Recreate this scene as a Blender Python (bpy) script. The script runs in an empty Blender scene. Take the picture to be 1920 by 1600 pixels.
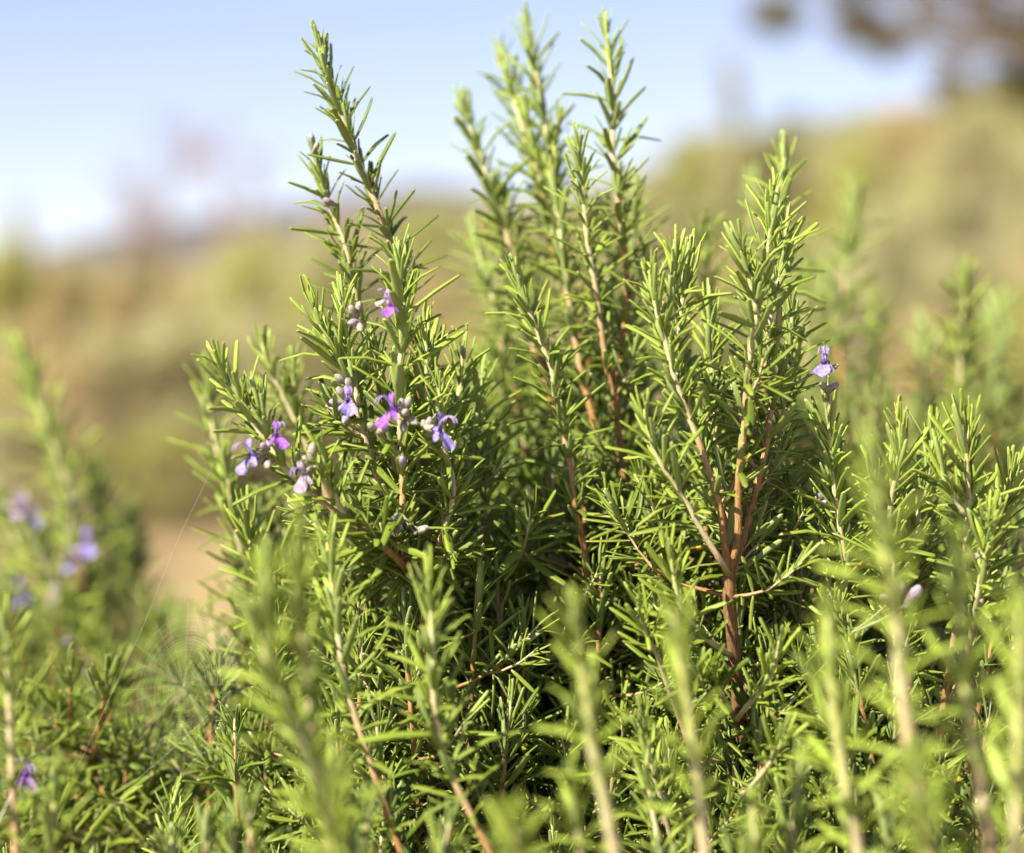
import bpy, math, random
import numpy as np
from mathutils import Vector, Matrix

R = math.radians
random.seed(7)
rng = np.random.default_rng(7)
sc = bpy.context.scene
col = sc.collection

# ------------------------------------------------------------------ camera, sky, sun, exposure
CAMZ = 0.80
LENS = 85.0
FPX = LENS / 36.0 * 1920.0          # focal length in pixels of the 1920x1600 photograph
FOCUS = 1.15
cam = bpy.data.cameras.new('camera')
cam.lens = LENS
cam.sensor_width = 36.0
cam.clip_start = 0.02
cam.clip_end = 6000.0
cam.dof.use_dof = True
cam.dof.focus_distance = FOCUS
cam.dof.aperture_fstop = 3.6
cam.dof.aperture_blades = 0
camo = bpy.data.objects.new('camera', cam)
camo.location = (0, 0, CAMZ)
camo.rotation_euler = (R(90), 0, 0)
col.objects.link(camo)
sc.camera = camo

SUN_EL = 40.0
SUN_AZ = -134.0                      # degrees clockwise from the view direction (+Y): left, a little behind the camera
world = bpy.data.worlds.new('World')
sc.world = world
world.use_nodes = True
wn = world.node_tree
wn.nodes.clear()
sky = wn.nodes.new('ShaderNodeTexSky')
sky.sky_type = 'NISHITA'
sky.sun_disc = False
sky.sun_elevation = R(SUN_EL)
sky.sun_rotation = R(SUN_AZ % 360)
sky.altitude = 1200
sky.air_density = 1.0
sky.dust_density = 0.5
sky.ozone_density = 2.2
bg = wn.nodes.new('ShaderNodeBackground')
bg.inputs['Strength'].default_value = 0.074
wo = wn.nodes.new('ShaderNodeOutputWorld')
tint = wn.nodes.new('ShaderNodeMix')             # even white balance of the whole sky
tint.data_type, tint.blend_type = 'RGBA', 'MULTIPLY'
tint.inputs[0].default_value = 1.0
tint.inputs[7].default_value = (1.25, 0.97, 0.94, 1)
wn.links.new(sky.outputs[0], tint.inputs[6])
wn.links.new(tint.outputs[2], bg.inputs[0])
wn.links.new(bg.outputs[0], wo.inputs[0])

sl = bpy.data.lights.new('sun', 'SUN')
sl.energy = 5.0
sl.angle = R(0.55)
sl.color = (1.0, 0.905, 0.73)
so = bpy.data.objects.new('sun', sl)
az, el = R(SUN_AZ), R(SUN_EL)
to_sun = Vector((math.sin(az) * math.cos(el), math.cos(az) * math.cos(el), math.sin(el)))
so.rotation_euler = to_sun.to_track_quat('Z', 'Y').to_euler()
so.location = to_sun * 20
col.objects.link(so)

sc.view_settings.view_transform = 'Standard'
sc.view_settings.look = 'None'
sc.view_settings.exposure = 1.38
sc.view_settings.gamma = 1.0
sc.view_settings.use_curve_mapping = False
sc.render.engine = 'CYCLES'
sc.cycles.use_denoising = True
sc.cycles.max_bounces = 8
sc.cycles.diffuse_bounces = 4
sc.cycles.transmission_bounces = 4
sc.cycles.sample_clamp_indirect = 8.0


def at(px, py, Y):
    """photo pixel (1920x1600) at distance Y -> world point"""
    return Vector(((px - 960) / FPX * Y, Y, CAMZ - (py - 800) / FPX * Y))


# ------------------------------------------------------------------ materials
def new_mat(name):
    m = bpy.data.materials.new(name)
    m.use_nodes = True
    nt = m.node_tree
    nt.nodes.clear()
    return m, nt


def N(nt, kind, **kw):
    n = nt.nodes.new(kind)
    for k, v in kw.items():
        setattr(n, k, v)
    return n


def mathn(nt, op, a, b=None, clamp=False):
    n = N(nt, 'ShaderNodeMath', operation=op)
    n.use_clamp = clamp
    for i, v in enumerate((a, b)):
        if v is None:
            continue
        if isinstance(v, (int, float)):
            n.inputs[i].default_value = v
        else:
            nt.links.new(v, n.inputs[i])
    return n.outputs[0]


def mixc(nt, fac, a, b, mode='MIX'):
    n = N(nt, 'ShaderNodeMix', data_type='RGBA', blend_type=mode)
    for key, v in ((0, fac), (6, a), (7, b)):
        if isinstance(v, (int, float)):
            n.inputs[key].default_value = v
        elif isinstance(v, tuple):
            n.inputs[key].default_value = (v[0], v[1], v[2], 1)
        else:
            nt.links.new(v, n.inputs[key])
    return n.outputs[2]


def smooth(nt, v, lo, hi):
    n = N(nt, 'ShaderNodeMapRange', interpolation_type='SMOOTHSTEP')
    nt.links.new(v, n.inputs[0])
    n.inputs[1].default_value = lo
    n.inputs[2].default_value = hi
    return n.outputs[0]


def noise(nt, scale, detail=3.0, rough=0.55, vec=None):
    n = N(nt, 'ShaderNodeTexNoise')
    n.inputs['Scale'].default_value = scale
    n.inputs['Detail'].default_value = detail
    n.inputs['Roughness'].default_value = rough
    if vec is not None:
        nt.links.new(vec, n.inputs['Vector'])
    return n.outputs[0]


def surf(nt, color, rough=0.5, spec=0.4, trans=None, trans_fac=0.25, bump=None, bump_d=0.0003, sheen=0.0):
    p = N(nt, 'ShaderNodeBsdfPrincipled')
    if isinstance(color, tuple):
        p.inputs['Base Color'].default_value = (*color, 1)
    else:
        nt.links.new(color, p.inputs['Base Color'])
    if isinstance(rough, (int, float)):
        p.inputs['Roughness'].default_value = rough
    else:
        nt.links.new(rough, p.inputs['Roughness'])
    p.inputs['Specular IOR Level'].default_value = spec
    p.inputs['Sheen Weight'].default_value = sheen
    if bump is not None:
        b = N(nt, 'ShaderNodeBump')
        b.inputs['Strength'].default_value = 0.7
        b.inputs['Distance'].default_value = bump_d
        nt.links.new(bump, b.inputs['Height'])
        nt.links.new(b.outputs[0], p.inputs['Normal'])
    out = N(nt, 'ShaderNodeOutputMaterial')
    if trans is None:
        nt.links.new(p.outputs[0], out.inputs[0])
        return
    t = N(nt, 'ShaderNodeBsdfTranslucent')
    if isinstance(trans, tuple):
        t.inputs[0].default_value = (*trans, 1)
    else:
        nt.links.new(trans, t.inputs[0])
    mx = N(nt, 'ShaderNodeMixShader')
    mx.inputs[0].default_value = trans_fac
    nt.links.new(p.outputs[0], mx.inputs[1])
    nt.links.new(t.outputs[0], mx.inputs[2])
    nt.links.new(mx.outputs[0], out.inputs[0])


def leaf_material():
    # per leaf: r = age (0 young .. 1 old), g = random, b = yellowing; per vertex: zone (0 upper face, 1 rolled margin, 2 underside), along
    m, nt = new_mat('rosemary_leaf')
    at_ = N(nt, 'ShaderNodeAttribute', attribute_name='leafcol')
    oi = N(nt, 'ShaderNodeObjectInfo')
    add = mixc(nt, 1.0, at_.outputs['Color'], oi.outputs['Color'], 'ADD')
    sep = N(nt, 'ShaderNodeSeparateColor')
    nt.links.new(add, sep.inputs[0])
    age, rnd, yel = sep.outputs
    za = N(nt, 'ShaderNodeAttribute', attribute_name='zone').outputs['Fac']
    al = N(nt, 'ShaderNodeAttribute', attribute_name='along').outputs['Fac']
    geo = N(nt, 'ShaderNodeNewGeometry')
    nz = noise(nt, 900.0, 2.0, 0.6, geo.outputs['Position'])
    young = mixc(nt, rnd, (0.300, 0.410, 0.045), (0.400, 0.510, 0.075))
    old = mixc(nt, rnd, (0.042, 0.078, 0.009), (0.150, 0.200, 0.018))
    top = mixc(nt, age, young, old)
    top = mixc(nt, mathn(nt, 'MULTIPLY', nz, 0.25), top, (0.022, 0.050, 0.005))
    edge = mixc(nt, 0.55, top, (0.36, 0.46, 0.10))
    under = mixc(nt, age, (0.30, 0.40, 0.15), (0.23, 0.31, 0.14))
    c = mixc(nt, smooth(nt, za, 0.35, 1.0), top, edge)
    c = mixc(nt, smooth(nt, za, 1.1, 1.8), c, under)
    # pale petiole and a dry pale tip
    c = mixc(nt, mathn(nt, 'MULTIPLY', smooth(nt, al, 0.16, 0.0), 0.6), c, (0.44, 0.44, 0.20))
    tipf = mathn(nt, 'MULTIPLY', smooth(nt, al, 0.93, 1.0), smooth(nt, rnd, 0.45, 0.6))
    c = mixc(nt, mathn(nt, 'MULTIPLY', tipf, 0.8), c, (0.50, 0.42, 0.22))
    # yellowing leaves with brown ends
    ysel = smooth(nt, yel, 0.4, 0.6)
    yc = mixc(nt, smooth(nt, al, 0.74, 0.80), (0.62, 0.46, 0.045), (0.14, 0.065, 0.035))
    c = mixc(nt, mathn(nt, 'MULTIPLY', ysel, smooth(nt, rnd, 0.55, 0.6)), c, (0.30, 0.165, 0.065))
    yfac = mathn(nt, 'MULTIPLY', ysel, smooth(nt, al, 0.40, 0.60))
    c = mixc(nt, yfac, c, yc)
    tr = mixc(nt, 0.6, c, (0.44, 0.60, 0.03))
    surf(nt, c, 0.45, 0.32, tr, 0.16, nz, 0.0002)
    return m


def stem_material():
    # per vertex: wood 0 = young green-cream downy shoot, 0.4 = pinkish tan, 1 = orange-brown bark
    m, nt = new_mat('rosemary_stem')
    w = N(nt, 'ShaderNodeAttribute', attribute_name='wood').outputs['Fac']
    geo = N(nt, 'ShaderNodeNewGeometry')
    mp = N(nt, 'ShaderNodeMapping')
    mp.inputs['Scale'].default_value = (1, 1, 0.12)
    nt.links.new(geo.outputs['Position'], mp.inputs[0])
    n1 = noise(nt, 1400.0, 4.0, 0.65, mp.outputs[0])
    n2 = noise(nt, 160.0, 3.0, 0.6, geo.outputs['Position'])
    ww = mathn(nt, 'ADD', w, mathn(nt, 'MULTIPLY', mathn(nt, 'SUBTRACT', n2, 0.5), 0.5))
    r = N(nt, 'ShaderNodeValToRGB')
    nt.links.new(ww, r.inputs[0])
    els = r.color_ramp.elements
    els[0].position, els[0].color = 0.0, (0.46, 0.49, 0.17, 1)
    els[1].position, els[1].color = 1.0, (0.16, 0.095, 0.050, 1)
    for p, c in ((0.16, (0.54, 0.49, 0.29, 1)), (0.36, (0.46, 0.335, 0.19, 1)), (0.56, (0.38, 0.205, 0.075, 1)), (0.8, (0.245, 0.135, 0.058, 1))):
        e = els.new(p)
        e.color = c
    c = mixc(nt, mathn(nt, 'MULTIPLY', smooth(nt, n1, 0.48, 0.62), mathn(nt, 'MULTIPLY', smooth(nt, w, 0.3, 0.8), 0.85)), r.outputs[0], (0.09, 0.045, 0.025))
    surf(nt, c, 0.75, 0.25, None, 0, n1, 0.0006)
    return m


def petal_material(name, ca, cb, trans=0.35):
    m, nt = new_mat(name)
    geo = N(nt, 'ShaderNodeNewGeometry')
    nz = noise(nt, 700.0, 3.0, 0.6, geo.outputs['Position'])
    c = mixc(nt, smooth(nt, nz, 0.35, 0.65), ca, cb)
    sp = noise(nt, 1700.0, 1.0, 0.5, geo.outputs['Position'])
    c = mixc(nt, mathn(nt, 'MULTIPLY', smooth(nt, sp, 0.60, 0.70), 0.6), c, (ca[0] * 0.45, ca[1] * 0.4, ca[2] * 0.6))
    surf(nt, c, 0.75, 0.2, c, trans, nz, 0.0006, 0.0)
    return m


def foliage_material(name, ca, cb, trans=0.42):
    m, nt = new_mat(name)
    geo = N(nt, 'ShaderNodeNewGeometry')
    oi = N(nt, 'ShaderNodeObjectInfo')
    n1 = noise(nt, 1.6, 3.0, 0.6, geo.outputs['Position'])
    n2 = noise(nt, 9.0, 2.0, 0.6, geo.outputs['Position'])
    f = mathn(nt, 'ADD', mathn(nt, 'MULTIPLY', n1, 0.7), mathn(nt, 'MULTIPLY', n2, 0.5))
    f = mathn(nt, 'ADD', f, mathn(nt, 'MULTIPLY', mathn(nt, 'SUBTRACT', oi.outputs['Random'], 0.5), 0.3))
    c = mixc(nt, smooth(nt, f, 0.4, 0.8), ca, cb)
    surf(nt, c, 0.65, 0.25, c, trans)
    return m


def bark_material(name, ca, cb):
    m, nt = new_mat(name)
    geo = N(nt, 'ShaderNodeNewGeometry')
    n1 = noise(nt, 30.0, 4.0, 0.6, geo.outputs['Position'])
    surf(nt, mixc(nt, n1, ca, cb), 0.85, 0.2, None, 0, n1, 0.01)
    return m


def ground_material():
    m, nt = new_mat('dry_ground')
    geo = N(nt, 'ShaderNodeNewGeometry')
    n1 = noise(nt, 0.35, 4.0, 0.6, geo.outputs['Position'])
    n2 = noise(nt, 5.0, 5.0, 0.65, geo.outputs['Position'])
    n3 = noise(nt, 60.0, 4.0, 0.7, geo.outputs['Position'])
    sand = mixc(nt, n2, (0.38, 0.285, 0.155), (0.28, 0.205, 0.11))
    grass = mixc(nt, n2, (0.23, 0.22, 0.095), (0.16, 0.165, 0.065))
    sepp = N(nt, 'ShaderNodeSeparateXYZ')
    nt.links.new(geo.outputs['Position'], sepp.inputs[0])
    far = smooth(nt, sepp.outputs[1], 17.0, 24.0)
    f = mathn(nt, 'ADD', far, mathn(nt, 'MULTIPLY', mathn(nt, 'SUBTRACT', n1, 0.5), 1.2), True)
    c = mixc(nt, f, sand, grass)
    soil = mixc(nt, n3, (0.16, 0.10, 0.06), (0.30, 0.22, 0.13))
    near = smooth(nt, sepp.outputs[1], 3.2, 1.8)
    c = mixc(nt, near, c, soil)
    surf(nt, c, 0.95, 0.1, None, 0, n3, 0.01)
    return m


M_LEAF = leaf_material()
M_STEM = stem_material()
M_VIOLET = petal_material('violet_petal', (0.25, 0.19, 0.60), (0.46, 0.39, 0.76))
M_PURPLE = petal_material('purple_petal', (0.27, 0.09, 0.48), (0.42, 0.19, 0.62))
M_MAUVE = petal_material('faded_petal', (0.36, 0.27, 0.40), (0.50, 0.41, 0.49), 0.25)
M_BUD = petal_material('bud_down', (0.31, 0.28, 0.27), (0.48, 0.45, 0.37), 0.2)
M_CALYX = petal_material('calyx_down', (0.28, 0.26, 0.20), (0.42, 0.39, 0.31), 0.15)
M_STAMEN = petal_material('stamen_thread', (0.42, 0.28, 0.66), (0.56, 0.42, 0.76), 0.2)
M_WEB, _nt = new_mat('web_silk')
surf(_nt, (0.75, 0.74, 0.68), 0.35, 0.6, (0.8, 0.8, 0.75), 0.4)
M_GROUND = ground_material()
M_F_OLIVE = foliage_material('olive_foliage', (0.385, 0.370, 0.180), (0.520, 0.495, 0.280))
M_F_GREEN = foliage_material('green_foliage', (0.310, 0.320, 0.085), (0.470, 0.455, 0.150))
M_F_TAN = foliage_material('dry_foliage', (0.470, 0.380, 0.190), (0.560, 0.475, 0.270))
M_F_DARK = foliage_material('evergreen_foliage', (0.190, 0.165, 0.075), (0.300, 0.260, 0.120))
M_F_RED = bark_material('red_twig', (0.24, 0.165, 0.15), (0.34, 0.25, 0.23))
M_BARK = bark_material('grey_bark', (0.16, 0.12, 0.09), (0.28, 0.22, 0.16))
M_DRY = foliage_material('dry_grass', (0.34, 0.27, 0.12), (0.48, 0.39, 0.19), 0.2)
M_HILL = foliage_material('far_scrub', (0.095, 0.085, 0.085), (0.13, 0.115, 0.11), 0.0)


# ------------------------------------------------------------------ mesh helpers
def make_mesh(name, V, F, mat, smooth_=True):
    me = bpy.data.meshes.new(name)
    me.from_pydata([tuple(v) for v in V], [], F)
    me.materials.append(mat)
    if smooth_:
        me.polygons.foreach_set('use_smooth', [True] * len(me.polygons))
    me.update()
    return me


def tri_mesh(name, V, T, mat, smooth_=True):
    """V (n,3), T (m,3) numpy -> mesh, quickly"""
    me = bpy.data.meshes.new(name)
    me.vertices.add(len(V))
    me.vertices.foreach_set('co', np.asarray(V, dtype=np.float32).ravel())
    me.loops.add(len(T) * 3)
    me.loops.foreach_set('vertex_index', np.asarray(T, dtype=np.int32).ravel())
    me.polygons.add(len(T))
    me.polygons.foreach_set('loop_start', np.arange(0, len(T) * 3, 3, dtype=np.int32))
    me.polygons.foreach_set('loop_total', np.full(len(T), 3, dtype=np.int32))
    me.materials.append(mat)
    if smooth_:
        me.polygons.foreach_set('use_smooth', np.ones(len(T), dtype=bool))
    me.update(calc_edges=True)
    return me


def link(name, data, parent=None, loc=(0, 0, 0)):
    o = bpy.data.objects.new(name, data)
    o.location = loc
    o.parent = parent
    col.objects.link(o)
    return o


def tag(o, label=None, cat=None, group=None, kind=None):
    if label: o['label'] = label
    if cat: o['category'] = cat
    if group: o['group'] = group
    if kind: o['kind'] = kind
    return o


def frame_of(t):
    t = t.normalized()
    a = Vector((0, 0, 1)) if abs(t.z) < 0.9 else Vector((1, 0, 0))
    u = t.cross(a).normalized()
    v = t.cross(u).normalized()
    return u, v


class Tubes:
    """collects tubes of varying radius into one mesh"""
    def __init__(self):
        self.V, self.F, self.A = [], [], []

    def add(self, pts, rad, sides=6, attr=None, cap=True):
        b = len(self.V)
        n = len(pts)
        u, v = frame_of(pts[1] - pts[0])
        for i, p in enumerate(pts):
            t = (pts[min(i + 1, n - 1)] - pts[max(i - 1, 0)])
            if t.length < 1e-9:
                t = Vector((0, 0, 1))
            t.normalize()
            u = (u - t * u.dot(t))
            if u.length < 1e-6:
                u, v = frame_of(t)
            u.normalize()
            v = t.cross(u)
            r = rad[i]
            for k in range(sides):
                a = 2 * math.pi * k / sides
                self.V.append(p + (u * math.cos(a) + v * math.sin(a)) * r)
                self.A.append(attr[i] if attr else 0.0)
        for i in range(n - 1):
            for k in range(sides):
                k2 = (k + 1) % sides
                self.F.append((b + i * sides + k, b + i * sides + k2, b + (i + 1) * sides + k2, b + (i + 1) * sides + k))
        if cap:
            self.F.append(tuple(b + k for k in range(sides - 1, -1, -1)))
            self.F.append(tuple(b + (n - 1) * sides + k for k in range(sides)))

    def mesh(self, name, mat, off=Vector((0, 0, 0)), attr=None):
        me = make_mesh(name, [v - off for v in self.V], self.F, mat)
        if attr:
            a = me.attributes.new(attr, 'FLOAT', 'POINT')
            a.data.foreach_set('value', np.array(self.A, dtype=np.float32))
        return me


def catmull(P, step):
    """resample a polyline as a smooth curve with about `step` spacing (no overshoot on uneven spacing)"""
    P = [Vector(p) for p in P]
    n = len(P)
    T = []
    for i in range(n):
        if i == 0:
            t = P[1] - P[0]
        elif i == n - 1:
            t = P[-1] - P[-2]
        else:
            d0, d1 = (P[i] - P[i - 1]), (P[i + 1] - P[i])
            l0, l1 = max(d0.length, 1e-7), max(d1.length, 1e-7)
            t = (d0 / l0) * l1 + (d1 / l1) * l0
        T.append(t.normalized())
    out = []
    for i in range(n - 1):
        p1, p2 = P[i], P[i + 1]
        ln = (p2 - p1).length
        m1, m2 = T[i] * ln, T[i + 1] * ln
        k_ = max(1, int(ln / step))
        for k in range(k_):
            t = k / k_
            t2, t3 = t * t, t * t * t
            out.append(p1 * (2 * t3 - 3 * t2 + 1) + m1 * (t3 - 2 * t2 + t) + p2 * (-2 * t3 + 3 * t2) + m2 * (t3 - t2))
    out.append(P[-1].copy())
    return out


# ------------------------------------------------------------------ terrain
def sstep(x, a, b):
    t = min(1.0, max(0.0, (x - a) / (b - a)))
    return t * t * (3 - 2 * t)


def ground_z(x, y):
    yy = max(0.0, y - 19.0)
    if y > 170:
        yy = 151.0 - (y - 170) * 0.25
        yy = max(yy, 60.0)
    z = 0.111 * yy * min(1.0, 0.4 + yy / 40.0)
    ratio = x / max(y, 1.0)
    z *= 0.72 + 0.28 * sstep(ratio, -0.13, -0.03)
    z += 0.23 * max(0.0, min(x, 60) - 0.4) * sstep(y, 19, 38) * (1 - sstep(y, 200, 500) * 0.8)
    z += 0.02 * math.sin(x * 1.3) * sstep(y, 6, 14) + 0.03 * math.sin(y * 0.8 + x * 0.3) * sstep(y, 8, 16)
    return z


def build_ground():
    xs = sorted(set([round(v, 3) for v in list(np.linspace(-6, 6, 33)) + list(np.linspace(-40, 40, 41)) + [-3000, -1200, -500, -250, -140, -90, -60, 60, 90, 140, 250, 500, 1200, 3000]]))
    ys = sorted(set([round(v, 3) for v in list(np.linspace(-4, 30, 69)) + list(np.linspace(30, 200, 60)) + [-300, -60, -20, -10, 240, 300, 400, 600, 1000, 2000, 4000]]))
    V = [(x, y, ground_z(x, y)) for y in ys for x in xs]
    nx = len(xs)
    F = [(j * nx + i, j * nx + i + 1, (j + 1) * nx + i + 1, (j + 1) * nx + i) for j in range(len(ys) - 1) for i in range(nx - 1)]
    o = link('ground', make_mesh('ground', V, F, M_GROUND))
    tag(o, kind='structure')
    # a far ridge seen just over the grassy slope
    V, F = [], []
    n = 60
    for i in range(n + 1):
        x = -420 + 840 * i / n
        h = 75 + 1.6 * math.sin(i * 0.33) + 1.0 * math.sin(i * 0.9 + 1) - 0.17 * abs(x + 25)
        for (yy, zz) in ((640, 0), (690, h * 0.62), (740, h), (820, h * 0.93), (960, 0)):
            V.append((x, yy, zz))
    for i in range(n):
        for k in range(4):
            F.append((i * 5 + k, (i + 1) * 5 + k, (i + 1) * 5 + k + 1, i * 5 + k + 1))
    tag(link('hills', make_mesh('hills', V, F, M_HILL)), kind='structure')


build_ground()


# ------------------------------------------------------------------ background scrub and trees
def leaf_cards(centers, radii, count, size, seed, flat=0.8):
    """leaf-sized rhombi spread through clumps -> V, T"""
    g = np.random.default_rng(seed)
    w = np.array(radii) ** 2
    idx = g.choice(len(centers), count, p=w / w.sum())
    d = g.normal(size=(count, 3))
    d /= np.linalg.norm(d, axis=1)[:, None]
    rr = g.random(count) ** 0.45
    C = np.array(centers)[idx] + d * (np.array(radii)[idx] * rr)[:, None] * np.array([1, 1, flat])
    a = g.normal(size=(count, 3))
    a /= np.linalg.norm(a, axis=1)[:, None]
    b = np.cross(a, d + 0.3 * g.normal(size=(count, 3)))
    b /= np.linalg.norm(b, axis=1)[:, None]
    s = size * (0.6 + 0.8 * g.random(count))[:, None]
    V = np.stack([C - a * s, C + b * s * 0.38, C + a * s, C - b * s * 0.38], axis=1).reshape(-1, 3)
    base = np.arange(count)[:, None] * 4
    T = np.concatenate([base + [0, 1, 2], base + [0, 2, 3]])
    return V, T


def limb_tree(name, base, limbs, mat, seed, twig=0.0):
    """trunk with tapered limbs; limbs = list of (points, r0, r1)"""
    tb = Tubes()
    for pts, r0, r1 in limbs:
        c = catmull(pts, 0.12)
        n = len(c)
        tb.add(c, [r0 + (r1 - r0) * i / max(1, n - 1) for i in range(n)], 6)
    return tb.mesh(name, mat, base)


def scrub_mesh(seed, mat, n=3400, conic=False):
    """crown and trunk meshes of one unit shrub, 1 m tall and about 1 m wide"""
    g = random.Random(seed)
    cs, rs = [], []
    limbs = []
    for k in range(15):
        a = g.uniform(0, 2 * math.pi)
        h = g.uniform(0.22, 0.84)
        wid = (0.34 * math.sin(min(1, (h + 0.25)) * math.pi) + 0.10) if not conic else 0.22 * (1.02 - h)
        rad = g.uniform(0.35, 1.0) * wid
        c = Vector((math.cos(a) * rad, math.sin(a) * rad, h))
        cs.append(tuple(c))
        rs.append(g.uniform(0.11, 0.19) * (0.6 if conic else 1))
        limbs.append(([Vector((0, 0, 0.05)), Vector((c.x * 0.35, c.y * 0.35, h * 0.45)), c], 0.016, 0.004))
    limbs.append(([Vector((0, 0, -0.06)), Vector((0.01, 0.0, 0.1)), Vector((0, 0.01, 0.5))], 0.035, 0.012))
    V, T = leaf_cards(cs, rs, n, 0.024, seed)
    tr = limb_tree('trunk', Vector((0, 0, 0)), limbs, M_BARK, seed)
    return tri_mesh('crown', V, T, mat, False), tr


SCRUB = {}
for kind, mat, conic in (('olive', M_F_OLIVE, False), ('green', M_F_GREEN, False), ('tan', M_F_TAN, False), ('dark', M_F_DARK, False), ('cone', M_F_OLIVE, True)):
    SCRUB[kind] = [scrub_mesh(hash(kind) % 1 + i * 17 + len(kind) * 101, mat, 3400, conic) for i in range(2)]
SC_KIND = {'olive': ('grey olive scrub bush', 'olive_bush'), 'green': ('yellow-green leafy bush', 'green_bush'), 'tan': ('dry tan bush', 'dry_bush'),
           'dark': ('dark brownish evergreen bush', 'evergreen_bush'), 'cone': ('slender pointed conifer', 'conifer')}
SC_PLACE = {'clearing': 'blurred behind the sandy clearing', 'slope': 'blurred on the grassy slope below the far ridge', 'hillside': 'blurred on the scrubby hillside under the overhanging tree'}


def scrub(kind, px, py_top, Y, wpx, place, i=0, label=None):
    x = (px - 960) / FPX * Y
    gz = ground_z(x, Y)
    top = CAMZ - (py_top - 800) / FPX * Y
    h = max(0.5, top - gz) * 1.06
    w = wpx / FPX * Y
    lab, nm = SC_KIND[kind]
    root = link(nm, None, None, (x, Y, gz - 0.02))
    root.rotation_euler = (0, 0, random.uniform(0, 6.28))
    root.scale = (w, w, h)
    tag(root, label or (lab + ' ' + SC_PLACE[place]), 'tree' if kind == 'cone' else 'bush', nm.replace('_', ' ') + ' group, ' + place)
    cr, tr = SCRUB[kind][i % 2]
    link('crown', cr, root)
    link('trunk', tr, root)


for i, a in enumerate([
    ('green', 10, 395, 21, 230), ('tan', 105, 435, 22, 220), ('olive', 160, 430, 25, 190),
    ('tan', 225, 450, 21, 230), ('dark', 285, 425, 27, 230), ('tan', 340, 445, 23, 230), ('olive', 410, 410, 21, 260),
    ('green', 495, 345, 20, 330), ('olive', 590, 365, 21, 320), ('tan', 60, 540, 19.5, 300), ('olive', 200, 570, 19, 320),
    ('tan', 130, 620, 18.4, 260), ('olive', 330, 540, 19, 340), ('olive', 455, 500, 19.2, 340), ('green', 300, 770, 17.6, 260),
    ('dark', 385, 850, 17.4, 200), ('olive', 30, 740, 18, 340), ('green', 180, 790, 17.9, 290), ('olive', 620, 540, 19.5, 340), ('dark', 30, 900, 13.6, 240), ('olive', 150, 880, 14.0, 260), ('dark', 235, 930, 14.6, 160)]):
    scrub(*a, 'clearing', i=i)
scrub('cone', 45, 310, 24, 170, 'clearing', label='slender pointed conifer beyond the scrub left of the leafless trees')
for i, a in enumerate([
    ('olive', 700, 440, 30, 240), ('tan', 820, 480, 36, 200), ('olive', 760, 600, 24, 260), ('green', 900, 540, 27, 240),
    ('olive', 880, 700, 22, 260), ('olive', 1010, 520, 29, 260), ('tan', 1040, 700, 24, 240)]):
    scrub(*a, 'slope', i=i)
g_ = random.Random(31)
for i in range(16):
    px = 640 + 560 * ((i * 0.618 + 0.2) % 1.0)
    Y = 32 + 75 * (i / 15.0)
    x = (px - 960) / FPX * Y
    h = g_.uniform(1.3, 2.2) * (1 + (Y - 30) / 120)
    py = 800 - (ground_z(x, Y) + h - CAMZ) / Y * FPX
    scrub(('olive', 'green', 'olive', 'tan')[i % 4], px, max(py, 385), Y, g_.uniform(110, 190), 'slope', i)
for i in range(46):
    px = 1150 + 950 * ((i * 0.618) % 1.0)
    Y = 20 + 50 * (i / 45.0) ** 1.3
    x = (px - 960) / FPX * Y
    h = g_.uniform(1.6, 2.6) * (1 + max(0, Y - 30) / 45) * (0.8 + 0.5 * sstep(px, 1300, 1900))
    top = ground_z(x, Y) + h
    py = 800 - (top - CAMZ) / Y * FPX
    scrub(('olive', 'tan', 'olive', 'green', 'olive', 'olive', 'dark')[i % 7], px, max(py, float(np.interp(px, (1150, 1300, 1500, 1700, 1800, 1920, 2100), (330, 232, 205, 178, 150, 105, 70)))), Y, g_.uniform(230, 360), 'hillside', i)
scrub('cone', 1372, 45, 44, 170, 'hillside', label='slender pointed conifer standing on the crest of the scrubby hillside')


def bare_tree(px, py_top, Y, spread_px, seed, label):
    g = random.Random(seed)
    x = (px - 960) / FPX * Y
    base = Vector((x, Y, ground_z(x, Y)))
    top = CAMZ - (py_top - 800) / FPX * Y
    H = top - base.z
    W = spread_px / FPX * Y
    root = link('bare_tree', None, None, base)
    tag(root, label, 'tree')
    trunk, twigs = Tubes(), Tubes()

    def grow(p, d, length, r, depth):
        pts = [p]
        q, dd = p.copy(), d.copy()
        for _ in range(4):
            dd = (dd + Vector((g.gauss(0, 0.16), g.gauss(0, 0.16), g.gauss(0.05, 0.1)))).normalized()
            q = q + dd * length / 4
            pts.append(q.copy())
        (trunk if depth < 2 else twigs).add(pts, [r * (1 - 0.14 * k) for k in range(5)], 5 if depth < 2 else 3, cap=False)
        if depth >= 5:
            return
        for _ in range(3 if depth < 4 else 4):
            k = g.randint(2, 4)
            a = g.uniform(0, 6.28)
            nd = (dd + Vector((math.cos(a) * 0.75 * W / H * 1.6, math.sin(a) * 0.75, g.uniform(-0.1, 0.35)))).normalized()
            grow(pts[k], nd, length * g.uniform(0.55, 0.75), r * 0.60, depth + 1)
    grow(Vector((0, 0, -0.1)), Vector((0.03, 0, 1)), H * 0.46, H * 0.020, 0)
    link('trunk', trunk.mesh('trunk', M_BARK), root)
    link('crown', twigs.mesh('crown', M_F_RED), root)


bare_tree(390, 165, 26, 300, 4, 'leafless tree with a wide reddish twig crown beyond the left scrub')
bare_tree(225, 265, 30, 130, 9, 'small leafless tree with narrow mauve twigs beyond the left scrub')


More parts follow.
